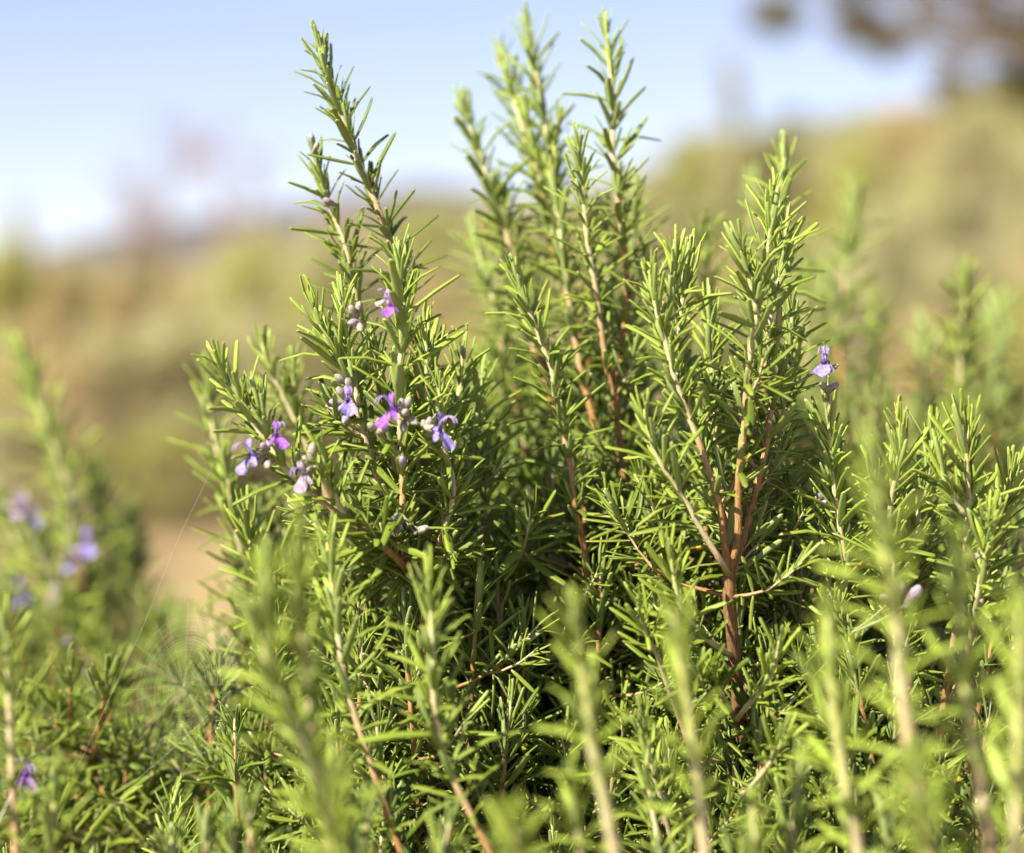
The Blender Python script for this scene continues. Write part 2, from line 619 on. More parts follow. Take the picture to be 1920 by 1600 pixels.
def overhanging_tree():
    Y = 15.0
    base = at(2340, 800, Y)
    base.z = ground_z(base.x, Y)
    root = link('broadleaf_tree', None, None, base)
    tag(root, 'spreading tree with sparse dark leaf clumps hanging over the right hillside', 'tree')
    clumps = [(1452, 28, 52, 14.2), (1614, 48, 60, 15.3), (1655, 95, 36, 15.1), (1770, 150, 36, 15.2), (1585, -25, 40, 15.0), (1690, 70, 36, 15.8), (1745, 25, 40, 14.6), (1800, 90, 40, 15.4), (1840, 20, 44, 15.9),
              (1900, 70, 55, 14.8), (1950, 150, 60, 15.2), (1890, 150, 46, 16), (1700, -60, 70, 15.5), (1500, -80, 60, 14.4), (1840, -70, 70, 14.6), (2000, -30, 90, 15.6),
              (2100, 60, 100, 15), (2200, -100, 130, 14.8), (2300, 50, 110, 15.4), (2080, -180, 110, 14.3), (1950, -200, 100, 15.9), (2400, -60, 110, 15.1)]
    cs = [at(a, b, d) - base for a, b, c, d in clumps]
    rs = [c / FPX * Y for a, b, c, d in clumps]
    fork = at(2330, 240, Y) - base
    limbs = [([Vector((0, 0, -0.15)), Vector((0.04, 0, 0.9)), fork], 0.13, 0.09)]
    for c in cs:
        mid = fork.lerp(c, 0.5) + Vector((0, 0, 0.18))
        limbs.append(([fork, mid, c, c + (c - mid) * 0.15], 0.045, 0.008))
    link('trunk', limb_tree('trunk', Vector((0, 0, 0)), limbs, M_BARK, 3), root)
    V, T = leaf_cards([tuple(c) for c in cs], [r * 1.15 for r in rs], 20000, 0.035, 12, 0.75)
    link('crown', tri_mesh('crown', V, T, M_F_DARK, False), root)


overhanging_tree()


def dry_grass():
    g = np.random.default_rng(5)
    n = 16000
    y = 7 + 26 * g.random(n) ** 0.8
    x = (g.random(n) - 0.5) * (y * 0.75 + 2)
    keep = g.random(n) < (0.25 + 0.75 * (np.sin(x * 1.7) * np.sin(y * 0.9) > 0.0))
    x, y = x[keep], y[keep]
    n = len(x)
    z = np.array([ground_z(a, b) for a, b in zip(x, y)])
    P = np.stack([x, y, z - 0.01], axis=1)
    h = (0.05 + 0.13 * g.random(n))[:, None]
    lean = np.stack([g.normal(size=n) * 0.4, g.normal(size=n) * 0.4, np.ones(n)], axis=1)
    a = g.random(n) * 6.28
    w = np.stack([np.cos(a), np.sin(a), 0 * a], axis=1) * 0.006
    V = np.stack([P - w, P + w, P + lean * h], axis=1).reshape(-1, 3)
    T = np.arange(n * 3).reshape(-1, 3)
    tag(link('dry_grass', tri_mesh('dry_grass', V, T, M_DRY, False)), 'dry yellow grass in patches over the sandy clearing', 'grass', kind='stuff')


dry_grass()


# ------------------------------------------------------------------ rosemary: leaf templates
def leaf_template(c, side, hi):
    if hi:
        ts, hs = (0.0, 0.18, 0.55, 0.94), (0.42, 0.86, 1.0, 0.74)
        prof = ((-1.0, -0.35, 1.0), (-0.66, 0.30, 0.0), (0.0, 0.02, 0.12), (0.66, 0.30, 0.0), (1.0, -0.35, 1.0), (0.0, -0.42, 2.0))
    else:
        ts, hs = (0.0, 0.35, 0.90), (0.5, 1.0, 0.80)
        prof = ((-1.0, -0.30, 0.8), (0.0, 0.22, 0.0), (1.0, -0.30, 0.8), (0.0, -0.42, 2.0))
    hw = 0.060
    V, F, Z, A = [], [], [], []

    def axis(t):
        n = 12
        y = z = 0.0
        for i in range(n):
            th = c * (t * (i + 0.5) / n)
            y += math.cos(th) * t / n
            z -= math.sin(th) * t / n
        return y, z, c * t
    m = len(prof)
    for t, h in zip(ts, hs):
        y, z, th = axis(t)
        for (px, pz, zone) in prof:
            V.append((px * hw * h + side * t * t, y + pz * hw * h * math.sin(th), z + pz * hw * h * math.cos(th)))
            Z.append(zone)
            A.append(t)
    y, z, th = axis(1.0)
    V.append((side, y, z - 0.1 * hw))
    Z.append(0.8)
    A.append(1.0)
    for i in range(len(ts) - 1):
        for k in range(m):
            k2 = (k + 1) % m
            a, b, d, e = i * m + k, i * m + k2, (i + 1) * m + k2, (i + 1) * m + k
            F += [(a, d, b), (a, e, d)]
    tip = len(V) - 1
    for k in range(m):
        F.append(((len(ts) - 1) * m + k, tip, (len(ts) - 1) * m + (k + 1) % m))
    return np.array(V), np.array(F), np.array(Z), np.array(A)


CURVES = (-0.45, -0.2, 0.0, 0.2, 0.42, 0.7, 1.05)
TEMPL = {}
LEAF_MESH = {}
for lod in (0, 1):
    for ci, c in enumerate(CURVES):
        for si, s in enumerate((-0.05, 0.0, 0.05)):
            TEMPL[(lod, ci * 3 + si)] = leaf_template(c, s, lod == 0)
NVAR = len(CURVES) * 3


def leaf_mesh(var):
    if var not in LEAF_MESH:
        V, F, Z, A = TEMPL[(0, var)]
        me = tri_mesh('leaf', V, F, M_LEAF)
        me.attributes.new('zone', 'FLOAT', 'POINT').data.foreach_set('value', Z.astype(np.float32))
        me.attributes.new('along', 'FLOAT', 'POINT').data.foreach_set('value', A.astype(np.float32))
        LEAF_MESH[var] = me
    return LEAF_MESH[var]


def interp(d, xs, ys):
    return float(np.interp(d, xs, ys))


class Shrub:
    def __init__(self, label, root_px, root_Y, scale=1.0, blurry=False, dY=0.0, name='rosemary_shrub'):
        self.dY = dY
        x = (root_px - 960) / FPX * root_Y
        self.base = Vector((x, root_Y, 0.0))
        self.root = link(name, None, None, self.base)
        tag(self.root, label, 'shrub', 'rosemary shrubs growing close together')
        self.leaves = []       # p, D, Nrm, L, wj, var, age, rnd, yel, stem index
        self.stems = []        # list of Tubes
        self.axis = []         # sampled stem points for flower attachment
        self.blurry = blurry
        self.scale = scale

    def leaf(self, p, T, r, phi, L, age, stem, curl=None, wide=1.0, yel=0.0):
        D = T * math.cos(phi) + r * math.sin(phi)
        Nn = T * math.sin(phi) - r * math.cos(phi)
        # twist the blade a little about its own axis and lift the upper face to the light
        tw = random.gauss(0, 0.35)
        X = D.cross(Nn)
        Nn = (Nn * math.cos(tw) + X * math.sin(tw))
        up = Vector((-0.2, -0.1, 1.0))
        Nn = Nn + (up - D * up.dot(D)) * 0.35
        Nn = (Nn - D * Nn.dot(D)).normalized()
        if curl is None:
            curl = random.gauss(0.25, 0.35)
        ci = min(range(len(CURVES)), key=lambda k: abs(CURVES[k] - curl))
        self.leaves.append((p, D, Nn, L * self.scale, wide * random.uniform(0.82, 1.2), ci * 3 + random.randrange(3),
                            min(1, max(0, age)), random.random(), yel, stem))

    def shoot(self, P, tube, si, leafy=0.28, L0=0.026, dens=1.0, r_end=None, short=False, tuft=1.0, age0=0.0, sparse_low=1.0, up=1.0, woody=0.0, fat=1.0, pack=1.0):
        """stem along P (tip first); leaves from the tip down to `leafy` metres"""
        c = catmull(P, 0.0035)
        d = 0.0
        rad, wood, keep = [], [], []
        dist = [0.0]
        for i in range(1, len(c)):
            dist.append(dist[-1] + (c[i] - c[i - 1]).length)
        tot = dist[-1]
        pts = []
        last = -1
        for i, p in enumerate(c):
            d = dist[i]
            gap = 0.030 if d > 0.32 else (0.0085 if (woody > 0.3 or short or self.blurry) else 0.0)
            if i not in (0, len(c) - 1) and d - last < gap:
                continue
            last = d
            if short:
                r = interp(d, (0, 0.01, 0.05, 0.1), (0.0004, 0.0006, 0.0010, 0.0013))
                w = interp(d, (0, 0.02, 0.06, 0.10), (0.05, 0.2, 0.5, 0.75))
            else:
                r = interp(d, (0, 0.015, 0.04, 0.10, 0.16, 0.3, 0.6, 1.0), (0.0005, 0.0010, 0.00135, 0.0016, 0.0019, 0.0027, 0.0042, 0.006))
                w = interp(d, (0, 0.02, 0.06, 0.095, 0.13, 0.20, 0.5), (0.0, 0.12, 0.24, 0.40, 0.58, 0.76, 0.98))
            r *= 1 + 0.10 * math.sin(d * 780 + si) + random.uniform(-0.05, 0.05)
            pts.append(p)
            rad.append(r * self.scale * fat)
            wood.append(min(1.0, w + woody * min(1.0, d / 0.02)))
        tube.add(pts, rad, 6 if not short else 4, wood)
        self.axis += c[::3]
        # leaves
        u, v = frame_of(c[1] - c[0])
        az0 = random.uniform(0, 6.28)
        node = 0
        s = 0.0012
        j = 0
        while s < min(leafy, tot - 0.004):
            while j < len(c) - 2 and dist[j + 1] < s:
                j += 1
            p = c[j].lerp(c[j + 1], (s - dist[j]) / max(1e-6, dist[j + 1] - dist[j]))
            T = (c[max(0, j - 1)] - c[min(len(c) - 1, j + 2)]).normalized()
            u = (u - T * u.dot(T)).normalized()
            v = T.cross(u)
            if short:
                phi0 = interp(s, (0, 0.006, 0.02, 0.05), (20, 40, 68, 90))
                L = L0 * interp(s, (0, 0.006, 0.018, 0.05), (0.45, 0.75, 1.0, 0.95))
                step = interp(s, (0, 0.01, 0.03), (0.0022, 0.0040, 0.0062))
                age = age0 + interp(s, (0, 0.02, 0.05), (0.25, 0.55, 0.85))
            else:
                phi0 = up * interp(s, (0, 0.008, 0.025, 0.06, 0.11, 0.18), (9, 20, 35, 56, 76, 92))
                L = L0 * interp(s, (0, 0.004, 0.012, 0.03, 0.06, 0.2), (0.42, 0.62, 0.84, 1.06, 1.22, 1.22))
                step = interp(s, (0, 0.01, 0.04, 0.09, 0.2), (0.0021, 0.0042, 0.0066, 0.0080, 0.0092))
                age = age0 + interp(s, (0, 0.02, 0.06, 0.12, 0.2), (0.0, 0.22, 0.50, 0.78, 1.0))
            prob = dens * (1.0 if s < leafy * 0.55 else interp(s, (leafy * 0.55, leafy), (1.0, 0.35 * sparse_low)))
            for q in (0, 1):
                if random.random() > prob:
                    continue
                a = az0 + node * math.pi / 2 + q * math.pi + random.gauss(0, 0.22)
                r = u * math.cos(a) + v * math.sin(a)
                phi = R(phi0 + random.gauss(0, 8))
                curl = random.gauss(0.0 if s < 0.02 else 0.30, 0.34)
                yel = 1.0 if (s > 0.07 and random.random() < 0.022) else 0.0
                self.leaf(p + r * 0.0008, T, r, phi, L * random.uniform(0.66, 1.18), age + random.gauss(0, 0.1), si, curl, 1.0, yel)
                # axillary tuft of small leaves
                if s > 0.012 and random.random() < 0.85 * tuft:
                    for _ in range(random.choice((1, 1, 2, 2, 3))):
                        a2 = a + random.gauss(0, 0.55)
                        r2 = u * math.cos(a2) + v * math.sin(a2)
                        self.leaf(p + r2 * 0.001, T, r2, R(max(8, phi0 * 0.62 + random.gauss(0, 12))), L * random.uniform(0.35, 0.80),
                                  age * 0.75 + random.gauss(0, 0.08), si, random.gauss(0.1, 0.3), 1.15)
            node += 1
            s += pack * step * random.uniform(0.85, 1.15)
        return c, dist

    def sprig(self, pts, Y0, Y1=None, to=None, leafy=0.28, L0=0.026, dens=1.0, tuft=1.0, side=0, age0=0.0, up=1.0, woody=0.0, fat=1.0, pack=1.0):
        """pts: photo pixels from tip to base; Y0 tip distance, Y1 base distance; then on to the root (or stop at `to`)"""
        if Y1 is None:
            Y1 = Y0 + 0.01
        n = len(pts)
        Y0, Y1 = Y0 + self.dY, Y1 + self.dY
        P = [at(a, b, Y0 + (Y1 - Y0) * i / (n - 1)) for i, (a, b) in enumerate(pts)]
        if to is None:
            e = P[-1]
            d = (P[-1] - P[-2]).normalized()
            b = self.base
            m1 = e + d * 0.06
            m2 = e.lerp(b, 0.55)
            m2 = m2.lerp(Vector((b.x, b.y, m2.z)), 0.35)
            jit = Vector((random.uniform(-0.02, 0.02), random.uniform(-0.02, 0.02), 0))
            P += [m1, m2 + jit, b + jit * 0.6 + Vector((0, 0, -0.02))]
        else:
            P.append(Vector(to))
        tube = Tubes()
        si = len(self.stems)
        self.stems.append(tube)
        c, dist = self.shoot(P, tube, si, leafy, L0, dens, tuft=tuft, age0=age0, up=up, woody=woody, fat=fat, pack=pack)
        for _ in range(side):
            self.side_shoot(c, dist, tube, si, random.uniform(max(0.06, leafy * 0.5), max(0.10, leafy * 1.35)), random.uniform(0.014, 0.034), None, 1.2)
        return c

    def side_shoot(self, c, dist, tube, si, s, length=None, L0=None, rise=0.35):
        j = min(range(len(c)), key=lambda k: abs(dist[k] - s))
        j = min(max(1, j), len(c) - 2)
        T = (c[j - 1] - c[j + 1]).normalized()
        u, v = frame_of(T)
        a = random.uniform(0, 6.28)
        r = u * math.cos(a) + v * math.sin(a)
        ln = length or random.uniform(0.025, 0.075)
        d0 = (T * rise * 0.8 + r).normalized()
        d1 = (T * rise + r * 0.8 + Vector((random.gauss(0, .25), random.gauss(-0.1, .25), 0.45))).normalized()
        p0 = c[j]
        p1 = p0 + d0 * ln * 0.5
        p2 = p1 + d1 * ln * 0.5
        self.shoot([p2, p1, p0], tube, si, ln * 0.92, L0 or random.uniform(0.018, 0.030), 0.95, short=True, tuft=0.55, woody=0.15, age0=0.25)

    def filler(self, box, Yr, n, leafy=0.24, nside=8, L0=0.025, dens=0.85):
        """bulk branches: tips at random inside the pixel box, growing from the shrub's root"""
        x0, y0, x1, y1 = box
        for k in range(n):
            px = x0 + (x1 - x0) * ((k + random.random()) / n)
            py = random.uniform(y0, y1)
            Y = random.uniform(*Yr)
            tip = at(px, py, Y)
            b = self.base
            lean = Vector((tip.x - b.x, tip.y - b.y, 0))
            m = b.lerp(tip, 0.55) + Vector((0, 0, 0.02)) - lean * 0.10
            m2 = b.lerp(tip, 0.82) - lean * 0.05 + Vector((random.uniform(-.012, .012), random.uniform(-.012, .012), 0))
            jit = Vector((random.uniform(-0.03, 0.03), random.uniform(-0.03, 0.03), 0))
            tube = Tubes()
            si = len(self.stems)
            self.stems.append(tube)
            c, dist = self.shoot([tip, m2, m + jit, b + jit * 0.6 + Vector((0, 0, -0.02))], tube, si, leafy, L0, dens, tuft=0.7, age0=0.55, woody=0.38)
            for _ in range(nside):
                self.side_shoot(c, dist, tube, si, random.uniform(0.05, leafy * 1.25))

    def nearest(self, p):
        return min(self.axis, key=lambda q: (q - p).length_squared)


# ------------------------------------------------------------------ the shrubs
S = {}
# A: the flowering shrub in focus, its tallest sprig leaning against the sky
A = S['A'] = Shrub('sharp rosemary shrub with lilac flowers and a tall sprig leaning left against the sky', 790, 1.20)
hubA = at(772, 1085, 1.17)
A.sprig([(768, 1075), (775, 1180), (790, 1300)], 1.17, 1.18, leafy=0.0, side=0)
A.stems_hub = hubA
A.sprig([(596, 72), (612, 135), (640, 215), (668, 290), (692, 350), (714, 405), (738, 470), (755, 560), (778, 700), (790, 850), (783, 980)], 1.185, 1.20, hubA, leafy=0.23, side=4, L0=0.0205, age0=0.4, tuft=1.2, up=0.8, pack=0.72)
A.sprig([(588, 285), (604, 340), (622, 395), (646, 455), (664, 540), (695, 690), (738, 850), (762, 980)], 1.20, 1.21, hubA, leafy=0.2, side=4, L0=0.0205, age0=0.3, tuft=1.2, up=0.85, pack=0.75)
A.sprig([(745, 478), (752, 540), (756, 620), (748, 700), (750, 800), (755, 900), (755, 980)], 1.125, 1.135, hubA, leafy=0.15, side=4, L0=0.028)
A.sprig([(586, 568), (608, 630), (632, 668), (655, 720), (668, 770), (690, 840), (720, 930)], 1.135, 1.15, hubA, leafy=0.13, side=4, L0=0.026)
A.sprig([(640, 545), (646, 600), (656, 660), (664, 715)], 1.138, 1.14, at(672, 760, 1.14), leafy=0.06, L0=0.022)
A.sprig([(407, 672), (425, 715), (452, 755), (484, 806), (518, 858), (562, 905), (622, 955), (682, 995), (730, 1035)], 1.115, 1.13, hubA, leafy=0.155, side=4, L0=0.024)
A.sprig([(478, 728), (486, 770), (500, 815)], 1.117, 1.12, at(520, 862, 1.12), leafy=0.04, L0=0.02)
A.sprig([(600, 830), (612, 880), (628, 930)], 1.10, 1.12, at(650, 972, 1.125), leafy=0.04, L0=0.02)
A.sprig([(822, 712), (828, 780), (836, 850), (850, 905), (838, 980)], 1.125, 1.14, hubA, leafy=0.10, side=5, L0=0.024)
A.sprig([(866, 650), (866, 700), (852, 780), (840, 860), (815, 980)], 1.19, 1.19, hubA, leafy=0.12, side=5, L0=0.024)
A.sprig([(700, 640), (716, 720), (730, 800), (742, 900)], 1.155, 1.16, hubA, leafy=0.1, side=5, L0=0.025)
A.sprig([(798, 600), (800, 680), (796, 780), (792, 900)], 1.16, 1.17, hubA, leafy=0.13, side=4, L0=0.025)
A.sprig([(905, 700), (895, 790), (875, 900), (830, 1010)], 1.21, 1.2, hubA, leafy=0.12, side=5, L0=0.025)
A.sprig([(560, 960), (610, 1000), (680, 1040)], 1.17, 1.17, hubA, leafy=0.09, L0=0.022)
A.filler((640, 760, 930, 1000), (1.20, 1.29), 11, 0.22, 8)
A.filler((600, 1000, 1000, 1350), (1.13, 1.27), 19, 0.16, 9, 0.024)

# B: tall soft shrub in the middle, a little behind the focus
B = S['B'] = Shrub('tall upright rosemary shrub with orange-brown stems between the flowering and the forked shrub', 1140, 1.30)
hubB = at(1182, 1000, 1.24)
B.sprig([(1180, 985), (1185, 1080), (1190, 1200)], 1.24, 1.26, leafy=0.0)
B.sprig([(988, 32), (996, 85), (1003, 130), (1013, 180), (1023, 240), (1035, 330), (1045, 420), (1060, 530), (1080, 660), (1110, 800)], 1.31, 1.29, hubB, leafy=0.24, side=2, L0=0.021, up=0.85, pack=0.8)
B.sprig([(940, 92), (950, 130), (962, 180), (980, 240), (996, 310), (1012, 360), (1022, 410), (1036, 470), (1062, 540), (1078, 585), (1094, 645), (1120, 780)], 1.335, 1.29, hubB, leafy=0.24, side=2, L0=0.021, up=0.85, pack=0.8)
B.sprig([(1083, 262), (1090, 320), (1095, 380), (1099, 430), (1107, 485), (1116, 535), (1126, 606), (1135, 670), (1150, 747), (1161, 815), (1169, 890)], 1.205, 1.23, hubB, leafy=0.16, side=2, L0=0.021, up=0.85, pack=0.8)
B.sprig([(1134, 48), (1141, 100), (1147, 165), (1150, 220), (1148, 270), (1154, 330), (1161, 392), (1168, 450), (1176, 530), (1175, 580), (1168, 640), (1158, 735)], 1.25, 1.24, hubB, leafy=0.19, side=2, L0=0.021, up=0.85, pack=0.8)
B.sprig([(870, 182), (878, 226), (890, 266), (906, 314), (920, 356), (936, 404), (952, 450), (975, 540), (1010, 660), (1060, 800)], 1.31, 1.29, hubB, leafy=0.17, side=2, L0=0.021, up=0.85, pack=0.8)
B.sprig([(882, 425), (894, 460), (906, 500), (925, 570), (950, 680)], 1.38, 1.36, leafy=0.16, side=2, L0=0.021, up=0.85, pack=0.8)
B.sprig([(962, 505), (980, 553), (995, 592), (1018, 652), (1034, 690), (1040, 740), (1053, 790), (1060, 830), (1072, 890), (1076, 940), (1092, 1010), (1106, 1100), (1122, 1200)], 1.185, 1.20, leafy=0.2, side=2, L0=0.021, up=0.85, pack=0.8)
B.sprig([(1030, 300), (1040, 370), (1052, 450), (1066, 560), (1090, 700)], 1.28, 1.27, hubB, leafy=0.2, side=2, L0=0.021, up=0.85, pack=0.8)
B.sprig([(1190, 330), (1192, 400), (1190, 480), (1186, 600), (1180, 760)], 1.32, 1.30, hubB, leafy=0.2, side=2, L0=0.021, up=0.85, pack=0.8)
B.sprig([(930, 330), (942, 400), (958, 480), (985, 600), (1030, 740)], 1.33, 1.30, hubB, leafy=0.2, side=2, L0=0.021, up=0.85, pack=0.8)
B.sprig([(1130, 380), (1134, 450), (1140, 540), (1150, 660)], 1.33, 1.30, hubB, leafy=0.2, side=2, L0=0.021, up=0.85, pack=0.8)
B.sprig([(985, 210), (1000, 280), (1012, 340)], 1.30, 1.30, at(1040, 420, 1.30), leafy=0.07, L0=0.024)
B.sprig([(1050, 225), (1040, 280), (1036, 330)], 1.29, 1.30, at(1043, 410, 1.30), leafy=0.06, L0=0.022)
B.filler((890, 520, 1230, 720), (1.32, 1.42), 14, 0.26, 9)
B.filler((900, 740, 1240, 1000), (1.22, 1.36), 20, 0.22, 9)
B.filler((980, 1000, 1320, 1400), (1.16, 1.28), 19, 0.15, 9, 0.024)

# C: the forked shrub in focus on the right
C = S['C'] = Shrub('sharp rosemary shrub with one brown trunk forking into four upright sprigs', 1390, 1.18)
hubC = at(1367, 1078, 1.135)
trunkC = Tubes()
tpts = catmull([hubC + Vector((0, 0, 0.012)), hubC, at(1367, 1120, 1.137), at(1372, 1180, 1.14), at(1380, 1260, 1.15), C.base + Vector((0.0, 0, 0.3)), C.base + Vector((0, 0, -0.02))], 0.006)
trunkC.add(tpts, [0.0030 + 0.003 * i / len(tpts) + 0.00025 * math.sin(i * 1.9) + random.uniform(-0.0002, 0.0002) for i in range(len(tpts))], 9, [0.82 + 0.16 * min(1, i / 30) for i in range(len(tpts))])
C.stems.append(trunkC)
C.axis += tpts
tdist = [0.0]
for i_ in range(1, len(tpts)):
    tdist.append(tdist[-1] + (tpts[i_] - tpts[i_ - 1]).length)
for k_ in range(16):
    C.side_shoot(tpts, tdist, trunkC, 0, random.uniform(0.012, 0.16))
C.sprig([(1216, 508), (1224, 553), (1235, 602), (1247, 640), (1257, 678), (1266, 712), (1280, 752), (1295, 790), (1309, 826), (1322, 862), (1338, 914), (1350, 955), (1356, 1005)], 1.115, 1.13, hubC, leafy=0.125, side=3, pack=0.8, L0=0.0225, tuft=1.2)
C.sprig([(1262, 462), (1266, 505), (1258, 560)], 1.12, 1.125, at(1246, 640, 1.125), leafy=0.05, L0=0.022)
C.sprig([(1292, 470), (1286, 520), (1276, 590), (1270, 660)], 1.14, 1.135, at(1278, 750, 1.13), leafy=0.07, L0=0.024)
C.sprig([(1450, 355), (1446, 400), (1442, 455), (1430, 510), (1425, 558), (1414, 620), (1407, 660), (1402, 705), (1398, 740), (1398, 770), (1394, 812), (1389, 858), (1384, 905), (1384, 960), (1383, 1010)], 1.12, 1.13, hubC, leafy=0.135, side=3, pack=0.8, L0=0.0225, tuft=1.2)
C.sprig([(1386, 445), (1397, 492), (1408, 535)], 1.115, 1.118, at(1420, 590, 1.12), leafy=0.05, L0=0.022)
C.sprig([(1474, 415), (1465, 490), (1456, 535), (1446, 590), (1440, 630), (1446, 675), (1452, 710), (1445, 770), (1436, 840), (1420, 905), (1407, 965), (1394, 1012)], 1.15, 1.145, hubC, leafy=0.15, side=3, pack=0.8, L0=0.0225)
C.sprig([(1208, 768), (1212, 797), (1223, 836), (1245, 880), (1263, 908), (1286, 942), (1310, 985), (1330, 1018), (1350, 1050)], 1.10, 1.12, hubC, leafy=0.075, L0=0.025)
C.sprig([(1330, 560), (1332, 640), (1338, 740), (1345, 850), (1362, 960)], 1.19, 1.17, hubC, leafy=0.15, side=3, pack=0.8, L0=0.0225)
C.sprig([(1466, 282), (1468, 330), (1463, 392), (1456, 480), (1448, 580)], 1.27, 1.25, hubC, leafy=0.13, side=3, pack=0.8, L0=0.0225, tuft=0.5)
C.sprig([(1485, 560), (1482, 640), (1474, 740), (1460, 850), (1430, 950)], 1.18, 1.17, hubC, leafy=0.14, side=3, pack=0.8, L0=0.0225)
C.sprig([(1195, 1120), (1203, 1160), (1214, 1195), (1232, 1228), (1250, 1280)], 1.09, 1.12, leafy=0.05, L0=0.021)
C.sprig([(1257, 1020), (1263, 1080), (1282, 1148), (1302, 1175), (1328, 1200)], 1.095, 1.12, at(1372, 1230, 1.145), leafy=0.06, L0=0.022)
C.sprig([(1462, 1195), (1452, 1250), (1432, 1288), (1398, 1328)], 1.09, 1.12, at(1382, 1350, 1.155), leafy=0.05, L0=0.022)
C.sprig([(1472, 1370), (1462, 1400), (1445, 1430), (1420, 1462)], 1.06, 1.09, at(1390, 1490, 1.15), leafy=0.045, L0=0.023, dens=1.2)
C.sprig([(1335, 1250), (1345, 1285), (1358, 1310)], 1.10, 1.13, at(1378, 1350, 1.155), leafy=0.03, L0=0.02)
C.sprig([(1205, 1330), (1215, 1400), (1235, 1480)], 1.09, 1.11, leafy=0.07, L0=0.02)
C.filler((1200, 780, 1500, 960), (1.19, 1.28), 12, 0.2, 8)
C.filler((1220, 1030, 1560, 1420), (1.10, 1.25), 22, 0.14, 9, 0.024)

# D: lower shrub at the right, one flower standing on a bare spike
D = S['D'] = Shrub('low rosemary shrub with one pale violet flower on top of a bare spike', 1720, 1.22)
D.sprig([(1552, 770), (1556, 830), (1558, 878), (1565, 922), (1571, 962), (1577, 1003), (1582, 1040), (1584, 1100), (1582, 1180)], 1.14, 1.15, leafy=0.13, side=4, L0=0.026)
D.sprig([(1687, 792), (1689, 847), (1680, 895), (1672, 930), (1668, 1000), (1680, 1090)], 1.125, 1.14, leafy=0.09, L0=0.026)
D.sprig([(1752, 800), (1746, 850), (1738, 905), (1722, 965), (1716, 1060)], 1.18, 1.18, leafy=0.1, side=5, L0=0.026)
D.sprig([(1806, 780), (1811, 828), (1814, 888), (1817, 945), (1812, 1000), (1808, 1070), (1796, 1150)], 1.12, 1.14, leafy=0.15, side=4, L0=0.026)
D.sprig([(1763, 852), (1770, 900), (1788, 934)], 1.115, 1.12, at(1812, 968, 1.123), leafy=0.045, L0=0.024)
D.sprig([(1896, 880), (1892, 920), (1880, 955), (1862, 1010), (1845, 1100)], 1.15, 1.16, leafy=0.09, L0=0.026)
D.sprig([(1640, 880), (1645, 940), (1652, 1010), (1665, 1100)], 1.14, 1.15, leafy=0.1, side=5, L0=0.025)
D.sprig([(1535, 930), (1540, 1000), (1556, 1100), (1566, 1200)], 1.16, 1.17, leafy=0.1, side=5, L0=0.022)
D.sprig([(1700, 950), (1705, 1010), (1700, 1090)], 1.16, 1.17, leafy=0.08, L0=0.024)
D.sprig([(1855, 960), (1850, 1020), (1838, 1090)], 1.10, 1.12, leafy=0.07, L0=0.025)
D.filler((1500, 880, 1930, 1060), (1.20, 1.32), 14, 0.2, 8)
D.filler((1520, 1080, 1960, 1450), (1.12, 1.26), 22, 0.14, 9, 0.024)

A.filler((640, 1380, 1000, 1560), (1.10, 1.20), 9, 0.13, 8, 0.024)
B.filler((1000, 1380, 1330, 1560), (1.12, 1.22), 9, 0.13, 8, 0.024)
C.filler((1280, 1400, 1600, 1560), (1.09, 1.18), 8, 0.13, 8, 0.024)
D.filler((1580, 1420, 1940, 1580), (1.10, 1.20), 8, 0.13, 8, 0.024)

# E: soft shrub behind on the right
E = S['E'] = Shrub('soft-focus rosemary shrub behind the low flowering-spike shrub', 1700, 1.60, blurry=True)
E.sprig([(1598, 345), (1602, 400), (1592, 470), (1582, 550), (1572, 630), (1580, 740)], 1.62, 1.58, leafy=0.2, L0=0.027)
E.sprig([(1812, 515), (1808, 580), (1802, 640), (1800, 720), (1795, 820)], 1.48, 1.5, leafy=0.2, L0=0.027)
E.sprig([(1326, 425), (1328, 480), (1325, 570), (1335, 680)], 1.38, 1.42, leafy=0.12, L0=0.026, tuft=0.5)
E.sprig([(1410, 335), (1412, 400), (1416, 500), (1430, 620)], 1.7, 1.66, leafy=0.16, L0=0.026)
E.sprig([(1545, 505), (1548, 580), (1552, 680)], 1.72, 1.7, leafy=0.2, L0=0.027)
E.sprig([(1642, 565), (1640, 640), (1636, 740)], 1.66, 1.64, leafy=0.2, L0=0.027)
E.sprig([(1732, 610), (1735, 680), (1738, 780)], 1.75, 1.7, leafy=0.2, L0=0.027)
E.sprig([(1882, 560), (1876, 640), (1866, 740)], 1.78, 1.72, leafy=0.2, L0=0.027)
E.sprig([(1500, 470), (1504, 560), (1510, 660)], 1.6, 1.6, leafy=0.2, L0=0.026)
E.filler((1480, 690, 1950, 860), (1.42, 1.75), 31, 0.24, 6, 0.024)
E.filler((1240, 600, 1500, 800), (1.42, 1.6), 11, 0.24, 6, 0.024)

